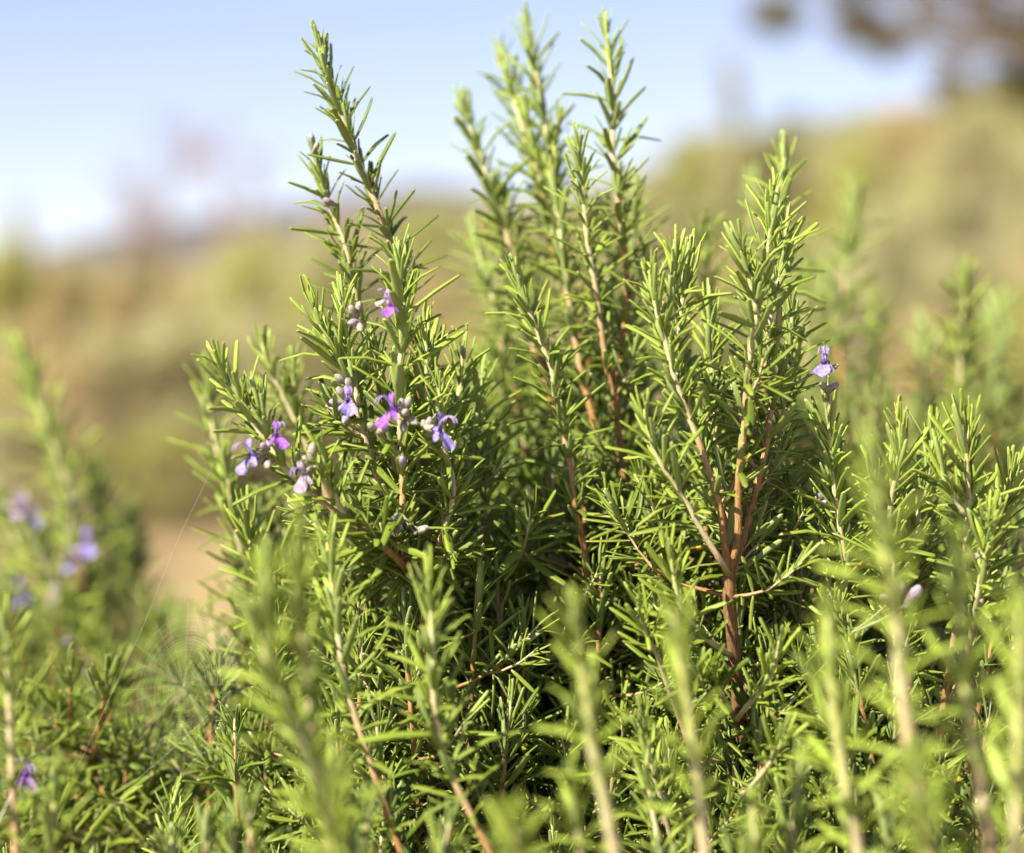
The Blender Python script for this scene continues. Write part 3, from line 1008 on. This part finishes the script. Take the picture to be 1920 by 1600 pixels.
# F: soft shrub with blurred flowers at the far left
F_ = S['F'] = Shrub('soft-focus rosemary shrub with blurred violet flowers and one tall sprig beside the spider web', 130, 1.72, blurry=True, dY=0.2)
F_.sprig([(36, 648), (58, 720), (85, 800), (110, 865), (134, 950), (150, 1050), (156, 1160)], 1.50, 1.5, leafy=0.26, L0=0.030, tuft=1.2, side=6, age0=-0.8, woody=-0.2, fat=1.5, up=0.75)
F_.sprig([(-8, 930), (28, 1008), (62, 1066), (92, 1150)], 1.5, 1.5, leafy=0.16, L0=0.030, tuft=1.2, side=6, age0=-0.5)
F_.sprig([(178, 880), (190, 960), (212, 1050), (240, 1150)], 1.52, 1.52, leafy=0.16, L0=0.028, tuft=1.2, side=6, age0=-0.5)
F_.sprig([(238, 970), (242, 1040), (256, 1120), (270, 1220)], 1.55, 1.55, leafy=0.16, L0=0.028, tuft=1.2, side=6, age0=-0.5)
F_.sprig([(70, 1000), (90, 1080), (110, 1180)], 1.46, 1.48, leafy=0.16, L0=0.030, tuft=1.2, side=6, age0=-0.5)
F_.sprig([(290, 1180), (292, 1250), (312, 1360)], 1.42, 1.45, leafy=0.13, L0=0.030, tuft=1.2, side=6, age0=-0.5)
F_.sprig([(340, 1160), (350, 1240), (362, 1340)], 1.5, 1.5, leafy=0.14, L0=0.030, tuft=1.2, side=6, age0=-0.5)
F_.sprig([(160, 1180), (168, 1260), (180, 1360)], 1.40, 1.42, leafy=0.14, L0=0.030, tuft=1.2, side=6, age0=-0.5)
F_.filler((-60, 930, 280, 1120), (1.70, 1.88), 14, 0.2, 7)
F_.filler((-40, 1090, 400, 1240), (1.55, 1.75), 17, 0.2, 7)
F_.filler((-40, 1230, 470, 1560), (1.22, 1.48), 25, 0.16, 8, 0.024)

# G: soft sprigs just behind the left flowers
G = S['G'] = Shrub('soft-focus rosemary shrub rising just behind the leaning flower sprig', 500, 1.36, blurry=True)
G.sprig([(386, 692), (394, 770), (410, 860), (430, 935), (452, 1010), (476, 1090), (500, 1180)], 1.34, 1.34, leafy=0.2, L0=0.023)
G.sprig([(490, 642), (510, 700), (534, 750), (566, 815), (600, 900)], 1.27, 1.28, leafy=0.13, L0=0.024)
G.sprig([(548, 680), (552, 735), (558, 790)], 1.275, 1.28, at(568, 822, 1.282), leafy=0.05, L0=0.022)
G.sprig([(420, 850), (432, 930), (446, 1010), (470, 1110)], 1.28, 1.3, leafy=0.16, L0=0.024)
G.sprig([(460, 960), (472, 1030), (486, 1090), (505, 1180)], 1.20, 1.22, leafy=0.14, L0=0.025)
G.sprig([(560, 880), (564, 960), (570, 1060)], 1.36, 1.36, leafy=0.16, L0=0.024)
G.filler((440, 930, 680, 1080), (1.30, 1.42), 11, 0.2, 7)
G.filler((400, 1120, 720, 1420), (1.14, 1.36), 19, 0.16, 8, 0.024)

# H: near shrubs, out of focus in front
H = S['H'] = Shrub('near rosemary shrub with pale blurred shoots in front of the flowering shrub', 640, 0.98, blurry=True)
H.sprig([(503, 1065), (494, 1150), (502, 1240), (540, 1330), (572, 1405), (602, 1480), (628, 1570)], 0.90, 0.93, leafy=0.16, L0=0.025, up=0.65, age0=-0.3, woody=-0.2, fat=1.4)
H.sprig([(566, 985), (560, 1080), (566, 1180), (580, 1290)], 0.90, 0.93, leafy=0.14, L0=0.024, up=0.6, age0=-0.6, woody=-0.2, fat=1.4)
H.sprig([(612, 1012), (620, 1080), (630, 1150), (640, 1240), (652, 1295), (682, 1392), (704, 1460)], 1.075, 1.08, leafy=0.15, L0=0.026)
H.sprig([(803, 1085), (808, 1150), (812, 1222), (813, 1310), (822, 1380), (848, 1455), (892, 1545)], 1.04, 1.05, leafy=0.14, L0=0.026)
H.sprig([(640, 1420), (620, 1480), (625, 1560)], 0.86, 0.88, leafy=0.1, L0=0.024, up=0.6, age0=-0.6, woody=-0.2, fat=1.4)
H.sprig([(958, 1530), (968, 1580), (985, 1660)], 0.86, 0.88, leafy=0.1, L0=0.024, up=0.6, age0=-0.6, woody=-0.2, fat=1.4)
H.sprig([(560, 1330), (585, 1400), (615, 1480)], 0.98, 1.0, leafy=0.1, L0=0.024, up=0.6, age0=-0.6, woody=-0.2, fat=1.4)
H.filler((440, 1500, 1000, 1680), (0.99, 1.12), 13, 0.12, 6, 0.024)

K = S['K'] = Shrub('near rosemary shrub with tall pale blurred shoots in front of the forked shrub', 1500, 0.94, blurry=True)
K.sprig([(1073, 1135), (1083, 1200), (1095, 1275), (1110, 1395), (1128, 1475), (1150, 1580)], 0.90, 0.93, leafy=0.12, L0=0.022, tuft=0.8, up=0.8, age0=-0.6, woody=-0.2, fat=1.7)
K.sprig([(1261, 1145), (1272, 1212), (1286, 1312), (1300, 1400), (1312, 1510)], 0.92, 0.94, leafy=0.12, L0=0.022, tuft=0.8, up=0.8, age0=-0.6, woody=-0.2, fat=1.7)
K.sprig([(1634, 845), (1646, 925), (1660, 1050), (1680, 1155), (1692, 1300), (1712, 1430), (1738, 1580)], 0.87, 0.9, leafy=0.17, L0=0.024, tuft=0.8, up=0.8, age0=-0.6, woody=-0.2, fat=1.7)
K.sprig([(1795, 1025), (1800, 1120), (1806, 1225), (1816, 1345), (1832, 1440), (1852, 1560)], 0.90, 0.92, leafy=0.14, L0=0.024, tuft=0.8, up=0.8, age0=-0.6, woody=-0.2, fat=1.7)
K.sprig([(1550, 1145), (1556, 1222), (1566, 1350), (1582, 1450), (1602, 1560)], 0.92, 0.94, leafy=0.13, L0=0.024, tuft=0.8, up=0.8, age0=-0.6, woody=-0.2, fat=1.7)
K.sprig([(1914, 1135), (1912, 1250), (1910, 1380), (1906, 1500)], 0.86, 0.88, leafy=0.14, L0=0.024, tuft=0.8, up=0.8, age0=-0.6, woody=-0.2, fat=1.7)
K.sprig([(1718, 1425), (1730, 1500), (1742, 1600)], 0.82, 0.84, leafy=0.1, L0=0.024, up=0.8, age0=-0.6, woody=-0.2, fat=1.7)
K.sprig([(1213, 1405), (1216, 1480), (1232, 1565)], 1.06, 1.06, leafy=0.06, L0=0.022)
K.sprig([(1071, 1450), (1080, 1530), (1090, 1600)], 0.93, 0.94, leafy=0.08, L0=0.022)
K.sprig([(1408, 1500), (1414, 1560), (1420, 1640)], 0.95, 0.95, leafy=0.08, L0=0.022)
K.sprig([(1500, 1420), (1490, 1500), (1485, 1600)], 0.98, 0.98, leafy=0.08, L0=0.022)
K.filler((1000, 1590, 1940, 1700), (0.95, 1.08), 14, 0.11, 6, 0.024)
K.filler((1600, 1500, 1940, 1640), (0.92, 1.05), 5, 0.11, 6, 0.024)

J = S['J'] = Shrub('near rosemary shrub beside the spider web with a small dark violet flower', 120, 1.05, blurry=True)
J.sprig([(8, 1165), (14, 1250), (20, 1400), (26, 1510)], 0.99, 1.0, leafy=0.14, L0=0.025, tuft=0.5)
J.sprig([(330, 1482), (320, 1530), (326, 1600)], 1.12, 1.12, leafy=0.06, L0=0.018)
J.sprig([(110, 1440), (100, 1520), (96, 1600)], 1.0, 1.0, leafy=0.1, L0=0.024)
J.filler((-40, 1530, 480, 1680), (1.02, 1.16), 10, 0.12, 6, 0.024)


# ------------------------------------------------------------------ flowers
def petal_verts(length, width, base_w, bend, cup, nu=6, nv=4, lobe=0.0, ruffle=0.0):
    """petal growing along +Y, face up +Z; bend curves it down (-Z), cup lifts its edges"""
    V, F = [], []
    y = z = 0.0
    for i in range(nu + 1):
        t = i / nu
        th = bend * t
        if i:
            y += math.cos(th) * length / nu
            z -= math.sin(th) * length / nu
        w = base_w + (width - base_w) * math.sin(min(1.0, t * 1.15) * math.pi / 2) ** 1.3
        if t > 0.7:
            w *= math.sqrt(max(0.06, 1 - ((t - 0.7) / 0.31) ** 2))
        for j in range(nv + 1):
            s = j / nv * 2 - 1
            ex = -lobe * length * (1 - abs(s)) * max(0, (t - 0.6) / 0.4)
            cz = cup * width * s * s * t + ruffle * length * math.sin(s * 7 + t * 9)
            V.append(Vector((s * w / 2, y + ex * math.cos(th) + cz * math.sin(th), z - ex * math.sin(th) + cz * math.cos(th))))
    for i in range(nu):
        for j in range(nv):
            a = i * (nv + 1) + j
            F.append((a, a + 1, a + nv + 2, a + nv + 1))
    return V, F


def lathe(profile, sides=8, lobes=0, lobe_d=0.0):
    """(radius, y) profile about +Y"""
    V, F = [], []
    for i, (r, y) in enumerate(profile):
        for k in range(sides):
            a = 2 * math.pi * k / sides
            yy = y + (lobe_d * (1 if k % 2 else -1) if (lobes and i == len(profile) - 1) else 0)
            V.append(Vector((math.cos(a) * r, yy, math.sin(a) * r)))
    for i in range(len(profile) - 1):
        for k in range(sides):
            k2 = (k + 1) % sides
            F.append((i * sides + k, (i + 1) * sides + k, (i + 1) * sides + k2, i * sides + k2))
    return V, F


MM = 0.001


def fl_mesh(name, V, F, mat, xf=None):
    return make_mesh(name, [xf @ v if xf else v for v in V], F, mat)


FL = {}
for nm, mat in (('violet', M_VIOLET), ('purple', M_PURPLE), ('mauve', M_MAUVE)):
    d = {}
    V, F = lathe([(0.7 * MM, 0), (0.9 * MM, 2.5 * MM), (1.3 * MM, 5.2 * MM), (1.9 * MM, 6.6 * MM)], 9)
    d['corolla'] = fl_mesh('flower', V, F, mat)
    V, F = petal_verts(7.5 * MM, 4.6 * MM, 2.2 * MM, -0.9, 0.22, lobe=0.32)
    d['upper_lip'] = fl_mesh('upper_lip', V, F, mat, Matrix.Translation((0, 5.8 * MM, 1.3 * MM)) @ Matrix.Rotation(R(58), 4, 'X'))
    V, F = petal_verts(8.5 * MM, 9.4 * MM, 2.4 * MM, 1.25, 0.34, ruffle=0.06)
    d['lower_lip'] = fl_mesh('lower_lip', V, F, mat, Matrix.Translation((0, 6.0 * MM, -1.2 * MM)) @ Matrix.Rotation(R(-15), 4, 'X'))
    for s in (-1, 1):
        V, F = petal_verts(6.2 * MM, 2.8 * MM, 1.4 * MM, 0.8, 0.15, ruffle=0.03)
        d['side_lobe%d' % s] = fl_mesh('side_lobe', V, F, mat, Matrix.Translation((s * 1.1 * MM, 6.0 * MM, -0.4 * MM)) @ Matrix.Rotation(R(-s * 62), 4, 'Z') @ Matrix.Rotation(R(-22), 4, 'X'))
    for s in (-1, 1):
        tb = Tubes()
        pts = [Vector((s * 0.5, 5.5, 0.6)), Vector((s * 0.8, 7.6, 4.6)), Vector((s * 1.0, 10.6, 6.8)), Vector((s * 1.2, 13.4, 5.8)), Vector((s * 1.2, 14.6, 3.8))]
        c = catmull([p * MM for p in pts], 0.9 * MM)
        tb.add(c, [0.00034 - 0.00010 * i / len(c) for i in range(len(c))], 5)
        d['stamen%d' % s] = tb.mesh('stamen', M_STAMEN)
    FL[nm] = d
V, F = lathe([(0.4 * MM, -2.4 * MM), (1.1 * MM, -1.6 * MM), (1.5 * MM, 0.2 * MM), (1.7 * MM, 1.9 * MM), (2.0 * MM, 3.4 * MM)], 8, 1, 0.8 * MM)
ME_CALYX = fl_mesh('calyx', V, F, M_CALYX)
V, F = lathe([(0.3 * MM, 0), (1.3 * MM, 1.2 * MM), (1.9 * MM, 3.2 * MM), (1.75 * MM, 5.2 * MM), (1.0 * MM, 6.7 * MM), (0.15 * MM, 7.2 * MM)], 8)
ME_BUD = {'pale': fl_mesh('bud', V, F, M_BUD), 'mauve': fl_mesh('bud', V, F, M_MAUVE)}


def bloom(sh, px, py, Y, face, kind='violet', scale=1.0, roll=0.0):
    """open flower; face = direction its mouth looks in"""
    p = at(px, py, Y)
    q = sh.nearest(p)
    f = Vector(face).normalized()
    x = f.cross(Vector((0, 0, 1))).normalized()
    z = x.cross(f).normalized()
    rot = Matrix((x, f, z)).transposed().to_4x4() @ Matrix.Rotation(roll, 4, 'Y')
    d = FL[kind]
    o = link('flower', d['corolla'], sh.root)
    o.matrix_basis = Matrix.Translation(p - sh.base - f * 0.004) @ rot @ Matrix.Scale(scale, 4)
    for k in ('upper_lip', 'lower_lip', 'side_lobe-1', 'side_lobe1', 'stamen-1', 'stamen1'):
        link(k.rstrip('-1'), d[k], o)
    link('calyx', ME_CALYX, o)
    pedicel(sh, o, p - f * 0.006, q)


def pedicel(sh, o, p, q):
    tb = Tubes()
    a = o.matrix_basis.inverted()
    m = (p + q) / 2 + Vector((0, 0, -0.001))
    pts = catmull([a @ (v - sh.base) for v in (p, m, q)], 0.002)
    tb.add(pts, [0.00050] * len(pts), 5, [0.2] * len(pts))
    link('pedicel', tb.mesh('pedicel', M_CALYX), o)


def bud(sh, px, py, Y, face, kind='pale', scale=1.0):
    p = at(px, py, Y)
    q = sh.nearest(p)
    f = Vector(face).normalized()
    rot = f.to_track_quat('Y', 'Z').to_matrix().to_4x4()
    o = link('bud', ME_BUD[kind], sh.root)
    o.matrix_basis = Matrix.Translation(p - sh.base - f * 0.003) @ rot @ Matrix.Scale(scale, 4)
    link('calyx', ME_CALYX, o)
    pedicel(sh, o, p - f * 0.004, q)


bloom(A, 478, 852, 1.105, (-0.75, -0.55, -0.2), 'violet', 1.0)
bloom(A, 517, 818, 1.102, (0.45, -0.8, 0.1), 'purple', 0.85)
bloom(A, 652, 752, 1.12, (0.15, -0.95, 0.0), 'violet', 0.9)
bloom(A, 742, 768, 1.105, (-0.75, -0.6, -0.1), 'purple', 1.0)
bloom(A, 815, 805, 1.105, (0.80, -0.5, -0.15), 'violet', 1.05)
bloom(A, 734, 572, 1.115, (-0.3, -0.9, 0.0), 'purple', 0.75)
bloom(A, 722, 560, 1.12, (-0.6, -0.6, 0.2), 'mauve', 0.6)
bloom(A, 572, 888, 1.10, (-0.5, -0.7, -0.5), 'mauve', 0.85)
bloom(D, 1548, 680, 1.135, (-0.35, -0.9, 0.05), 'violet', 0.95)
bloom(A, 745, 982, 1.12, (-0.4, -0.8, -0.1), 'mauve', 0.6)
for a in ((A, 640, 712, 1.13, (-0.7, -0.5, 0.5)), (A, 655, 722, 1.13, (-0.2, -0.6, 0.7)), (A, 633, 755, 1.125, (-0.9, -0.3, 0.1), 'mauve'), (A, 641, 738, 1.125, (-0.5, -0.5, 0.7)),
          (A, 650, 783, 1.12, (-0.3, -0.7, -0.6), 'mauve'), (A, 585, 852, 1.105, (0.1, -0.3, 0.9), 'pale', 1.2), (A, 576, 868, 1.105, (-0.4, -0.4, 0.7)), (A, 497, 838, 1.105, (-0.2, -0.7, 0.2), 'mauve'),
          (A, 502, 870, 1.108, (0.1, -0.8, -0.4)), (A, 506, 833, 1.105, (-0.5, -0.7, -0.4), 'mauve', 0.8), (A, 490, 858, 1.11, (-0.3, -0.7, -0.6)), (A, 700, 802, 1.11, (-0.5, -0.7, 0.4)), (A, 710, 798, 1.11, (0.1, -0.6, 0.8)),
          (A, 717, 806, 1.108, (0.6, -0.6, 0.3)), (A, 753, 762, 1.108, (0.0, -0.5, 0.9)), (A, 763, 758, 1.108, (0.4, -0.5, 0.8)), (A, 760, 775, 1.104, (0.1, -0.9, 0.2)), (A, 772, 788, 1.106, (0.6, -0.6, -0.4)),
          (A, 757, 800, 1.108, (0.0, -0.8, -0.6)), (A, 798, 802, 1.112, (-0.3, -0.4, 0.9)), (A, 805, 797, 1.11, (0.1, -0.4, 0.9)), (A, 662, 585, 1.13, (-0.3, -0.6, 0.7)), (A, 672, 580, 1.132, (0.2, -0.5, 0.8)),
          (A, 665, 605, 1.13, (-0.6, -0.6, -0.1), 'mauve'), (A, 674, 612, 1.13, (0.3, -0.7, -0.5)), (A, 755, 865, 1.10, (0.0, -0.7, 0.6), 'mauve', 0.9), (A, 790, 995, 1.12, (0.6, -0.6, 0.3), 'pale', 0.9),
          (A, 798, 990, 1.12, (0.8, -0.5, 0.1), 'pale', 0.7), (A, 868, 658, 1.185, (-0.1, -0.5, 0.8), 'pale', 0.8), (A, 585, 262, 1.195, (-0.1, -0.4, 0.9), 'mauve', 0.9), (A, 593, 275, 1.195, (0.4, -0.5, 0.7), 'pale', 0.8),
          (A, 616, 378, 1.19, (-0.7, -0.6, 0.3), 'mauve', 0.9),
          (D, 1546, 726, 1.135, (-0.7, -0.5, 0.5), 'pale', 0.9), (D, 1562, 726, 1.135, (0.7, -0.5, 0.5), 'pale', 0.9), (D, 1566, 688, 1.138, (0.7, -0.4, 0.5), 'pale', 0.7),
          (D, 1710, 1122, 1.10, (0.4, -0.5, 0.8), 'mauve', 1.5), (D, 1692, 1108, 1.115, (-0.1, -0.4, 0.9), 'pale', 1.1), (D, 1660, 1122, 1.11, (-0.7, -0.5, 0.3), 'pale', 0.9),
          (D, 1815, 1044, 1.115, (-0.4, -0.7, 0.4), 'pale', 0.9), (D, 1828, 1044, 1.115, (0.6, -0.7, 0.2), 'pale', 0.9), (D, 1540, 935, 1.15, (-0.4, -0.7, 0.5), 'mauve', 1.0), (D, 1545, 945, 1.15, (0.1, -0.9, 0.2), 'mauve', 1.0)):
    bud(*a)
# bare flower spike of D carrying its flower
D.stem_spike = Tubes()
spk = catmull([at(1550, 694, 1.137), at(1553, 715, 1.138), at(1555, 745, 1.139), at(1553, 780, 1.14)], 0.003)
D.stem_spike.add(spk, [0.0007 + 0.0005 * i / len(spk) for i in range(len(spk))], 6, [0.12] * len(spk))
D.stems.append(D.stem_spike)
# blurred flowers of the soft shrub at the left
for a in ((48, 955, 1.44, (-0.3, -0.8, 0.2), 'mauve', 1.2), (62, 968, 1.44, (0.5, -0.8, -0.1), 'violet', 0.9), (40, 945, 1.44, (-0.6, -0.5, 0.5), 'mauve', 1.0), (162, 1018, 1.46, (0.2, -0.9, 0.0), 'violet', 1.3),
          (140, 1052, 1.46, (-0.5, -0.8, 0.0), 'violet', 1.0), (52, 1108, 1.42, (-0.5, -0.8, -0.2), 'violet', 1.3), (102, 1120, 1.43, (0.3, -0.8, 0.2), 'mauve', 1.0)):
    bloom(F_, a[0], a[1], a[2] + 0.2, *a[3:])
for a in ((135, 940, 1.47, (0, -0.7, 0.6), 'pale', 1.2), (165, 1265, 1.38, (0, -0.8, 0.5), 'pale', 1.2), (172, 1305, 1.38, (0, -0.8, 0.3), 'pale', 1.0), (130, 1205, 1.38, (-0.3, -0.8, 0.3), 'mauve', 1.2),
          (225, 1420, 1.30, (0.2, -0.8, 0.4), 'mauve', 1.0), (30, 955, 1.45, (-0.6, -0.7, 0.3), 'pale', 1.1)):
    bud(F_, a[0], a[1], a[2] + 0.12, *a[3:])
bloom(J, 48, 1452, 1.06, (0.5, -0.8, -0.2), 'purple', 0.85)
bud(J, 34, 1430, 1.06, (-0.3, -0.6, 0.7), 'pale', 0.8)
bud(J, 44, 1428, 1.06, (0.1, -0.6, 0.8), 'pale', 0.8)


# ------------------------------------------------------------------ write the shrubs out
def finish_shrubs():
    keys = list(S)
    data = {}
    cell = 5.0
    zb = {}
    for k in keys:
        sh = S[k]
        P = np.array([tuple(l[0]) for l in sh.leaves])
        Dv = np.array([tuple(l[1]) for l in sh.leaves])
        Nv = np.array([tuple(l[2]) for l in sh.leaves])
        L = np.array([l[3] for l in sh.leaves])
        W = np.array([l[4] for l in sh.leaves])
        info = np.array([l[5:10] for l in sh.leaves], dtype=float)
        X = np.cross(Dv, Nv)
        data[k] = (P, Dv, Nv, X, L, W, info)
    # which leaves show: depth test on a coarse grid
    gw, gh = int(1920 / cell), int(1600 / cell)
    depth = np.full((gh, gw), 1e9)
    owner = np.full((gh, gw, 2), -1, dtype=int)
    for ki, k in enumerate(keys):
        P, Dv, Nv, X, L, W, info = data[k]
        for t in np.linspace(0.1, 0.9, 9):
            Q = P + Dv * (L * t)[:, None]
            px = 960 + Q[:, 0] / Q[:, 1] * FPX
            py = 800 - (Q[:, 2] - CAMZ) / Q[:, 1] * FPX
            ix, iy = (px / cell).astype(int), (py / cell).astype(int)
            ok = (px > 0) & (py > 0) & (ix < gw) & (iy < gh)
            order = np.argsort(-Q[:, 1])
            order = order[ok[order]]
            a, b, y = iy[order], ix[order], Q[order, 1]
            better = y < depth[a, b]
            a, b, y, o2 = a[better], b[better], y[better], order[better]
            depth[a, b] = y
            owner[a, b, 0] = ki
            owner[a, b, 1] = o2
    nleaf = 0
    for ki, k in enumerate(keys):
        sh = S[k]
        P, Dv, Nv, X, L, W, info = data[k]
        cnt = np.bincount(owner[owner[:, :, 0] == ki][:, 1], minlength=len(P)).astype(float)
        order = np.argsort(-cnt)
        single = [i for i in order[:300] if cnt[i] > 0]
        is_single = np.zeros(len(P), dtype=bool)
        is_single[single] = True
        base = np.array(sh.base)
        # stems
        stem_objs = []
        for tb in sh.stems:
            stem_objs.append(link('stem', tb.mesh('stem', M_STEM, sh.base, 'wood'), sh.root))
        # single leaves
        for i in single:
            var = int(info[i, 0])
            o = bpy.data.objects.new('leaf', leaf_mesh(var))
            m = Matrix(((X[i, 0] * L[i] * W[i], Dv[i, 0] * L[i], Nv[i, 0] * L[i], P[i, 0] - base[0]),
                        (X[i, 1] * L[i] * W[i], Dv[i, 1] * L[i], Nv[i, 1] * L[i], P[i, 1] - base[1]),
                        (X[i, 2] * L[i] * W[i], Dv[i, 2] * L[i], Nv[i, 2] * L[i], P[i, 2] - base[2]), (0, 0, 0, 1)))
            o.parent = stem_objs[int(info[i, 4])]
            o.matrix_basis = m
            o.color = (info[i, 1], info[i, 2], info[i, 3], 1)
            col.objects.link(o)
        # the rest joined
        Vs, Ts, Zs, As, Cs = [], [], [], [], []
        off = 0
        lod_of = np.where((cnt > 0) & (not sh.blurry), 0, 1)
        for lod in (0, 1):
            for var in range(NVAR):
                sel = np.where((~is_single) & (info[:, 0] == var) & (lod_of == lod))[0]
                if len(sel) == 0:
                    continue
                V, F, Z, Al = TEMPL[(lod, var)]
                W3 = (L[sel] * W[sel])[:, None, None]
                L3 = L[sel][:, None, None]
                pts = (P[sel] - base)[:, None, :] + X[sel][:, None, :] * V[None, :, 0:1] * W3 + Dv[sel][:, None, :] * V[None, :, 1:2] * L3 + Nv[sel][:, None, :] * V[None, :, 2:3] * L3
                nV = len(V)
                Vs.append(pts.reshape(-1, 3))
                Ts.append((F[None] + (np.arange(len(sel)) * nV)[:, None, None]).reshape(-1, 3) + off)
                Zs.append(np.tile(Z, len(sel)))
                As.append(np.tile(Al, len(sel)))
                cc = np.concatenate([info[sel, 1:4], np.ones((len(sel), 1))], axis=1)
                Cs.append(np.repeat(cc, nV, axis=0))
                off += nV * len(sel)
        me = tri_mesh('foliage', np.concatenate(Vs), np.concatenate(Ts), M_LEAF)
        me.attributes.new('zone', 'FLOAT', 'POINT').data.foreach_set('value', np.concatenate(Zs).astype(np.float32))
        me.attributes.new('along', 'FLOAT', 'POINT').data.foreach_set('value', np.concatenate(As).astype(np.float32))
        me.attributes.new('leafcol', 'FLOAT_COLOR', 'POINT').data.foreach_set('color', np.concatenate(Cs).astype(np.float32).ravel())
        o = link('foliage', me, sh.root)
        o.color = (0, 0, 0, 1)
        tag(o, kind='stuff')
        nleaf += len(P)
    print('LEAVES', nleaf, {k: len(S[k].leaves) for k in keys})


finish_shrubs()


# ------------------------------------------------------------------ spider web
def spider_web():
    Y = 1.13
    base = at(330, 1290, Y)
    root = link('spider_web', None, None, base)
    tag(root, 'fine orb spider web strung from the leaning flower sprig down to the left shrubs', 'spider web')
    r = 0.00002

    def thread(name, pts, rad=r, step=0.006):
        tb = Tubes()
        c = catmull([p - base for p in pts], step)
        tb.add(c, [rad] * len(c), 3, cap=False)
        return link(name, tb.mesh(name, M_WEB), root)
    thread('frame_thread', [at(433, 755, 1.117), at(395, 880, 1.12), at(330, 1020, 1.125), at(270, 1170, 1.13), at(205, 1310, 1.135), at(150, 1430, 1.14)], 0.00004)
    thread('frame_thread', [at(432, 1296, 1.12), at(355, 1376, 1.13), at(252, 1466, 1.135)], 0.00004)
    thread('frame_thread', [at(430, 1400, 1.10), at(375, 1415, 1.11), at(345, 1450, 1.118), at(330, 1482, 1.12)], 0.00004)
    # orb: hub, radii and spiral in a tilted plane
    hub = at(345, 1285, Y)
    ux, uz = Vector((1, 0.15, 0)).normalized(), Vector((0.1, 0.25, 1)).normalized()
    RX, RZ = 0.026, 0.036
    n = 22
    tb = Tubes()
    for k in range(n):
        a = 2 * math.pi * k / n + 0.05 * math.sin(k * 3)
        e = hub + ux * math.cos(a) * RX * 1.1 + uz * math.sin(a) * RZ * 1.1
        tb2 = [hub - base, (hub + e) / 2 - base, e - base]
        tb.add(tb2, [r] * 3, 3, cap=False)
    tag(link('radial_threads', tb.mesh('radial_threads', M_WEB), root), kind='stuff')
    tb = Tubes()
    g = random.Random(3)
    turns = 19
    for t_ in range(turns):
        f0 = 0.16 + 0.84 * (t_ + g.uniform(-0.25, 0.25)) / turns
        k = 0
        while k < n:
            run = g.randint(4, 13)
            if g.random() < 0.82:
                pts = []
                for q in range(run + 1):
                    a = 2 * math.pi * (k + q) / n
                    f = f0 + 0.84 / turns * (k + q) / n + g.uniform(-0.008, 0.008)
                    pts.append(hub - base + ux * math.cos(a) * RX * f + uz * (math.sin(a) * RZ * f - 0.0004))
                tb.add(pts, [r * 0.8] * len(pts), 3, cap=False)
            k += run
    tag(link('spiral_thread', tb.mesh('spiral_thread', M_WEB), root), kind='stuff')


spider_web()
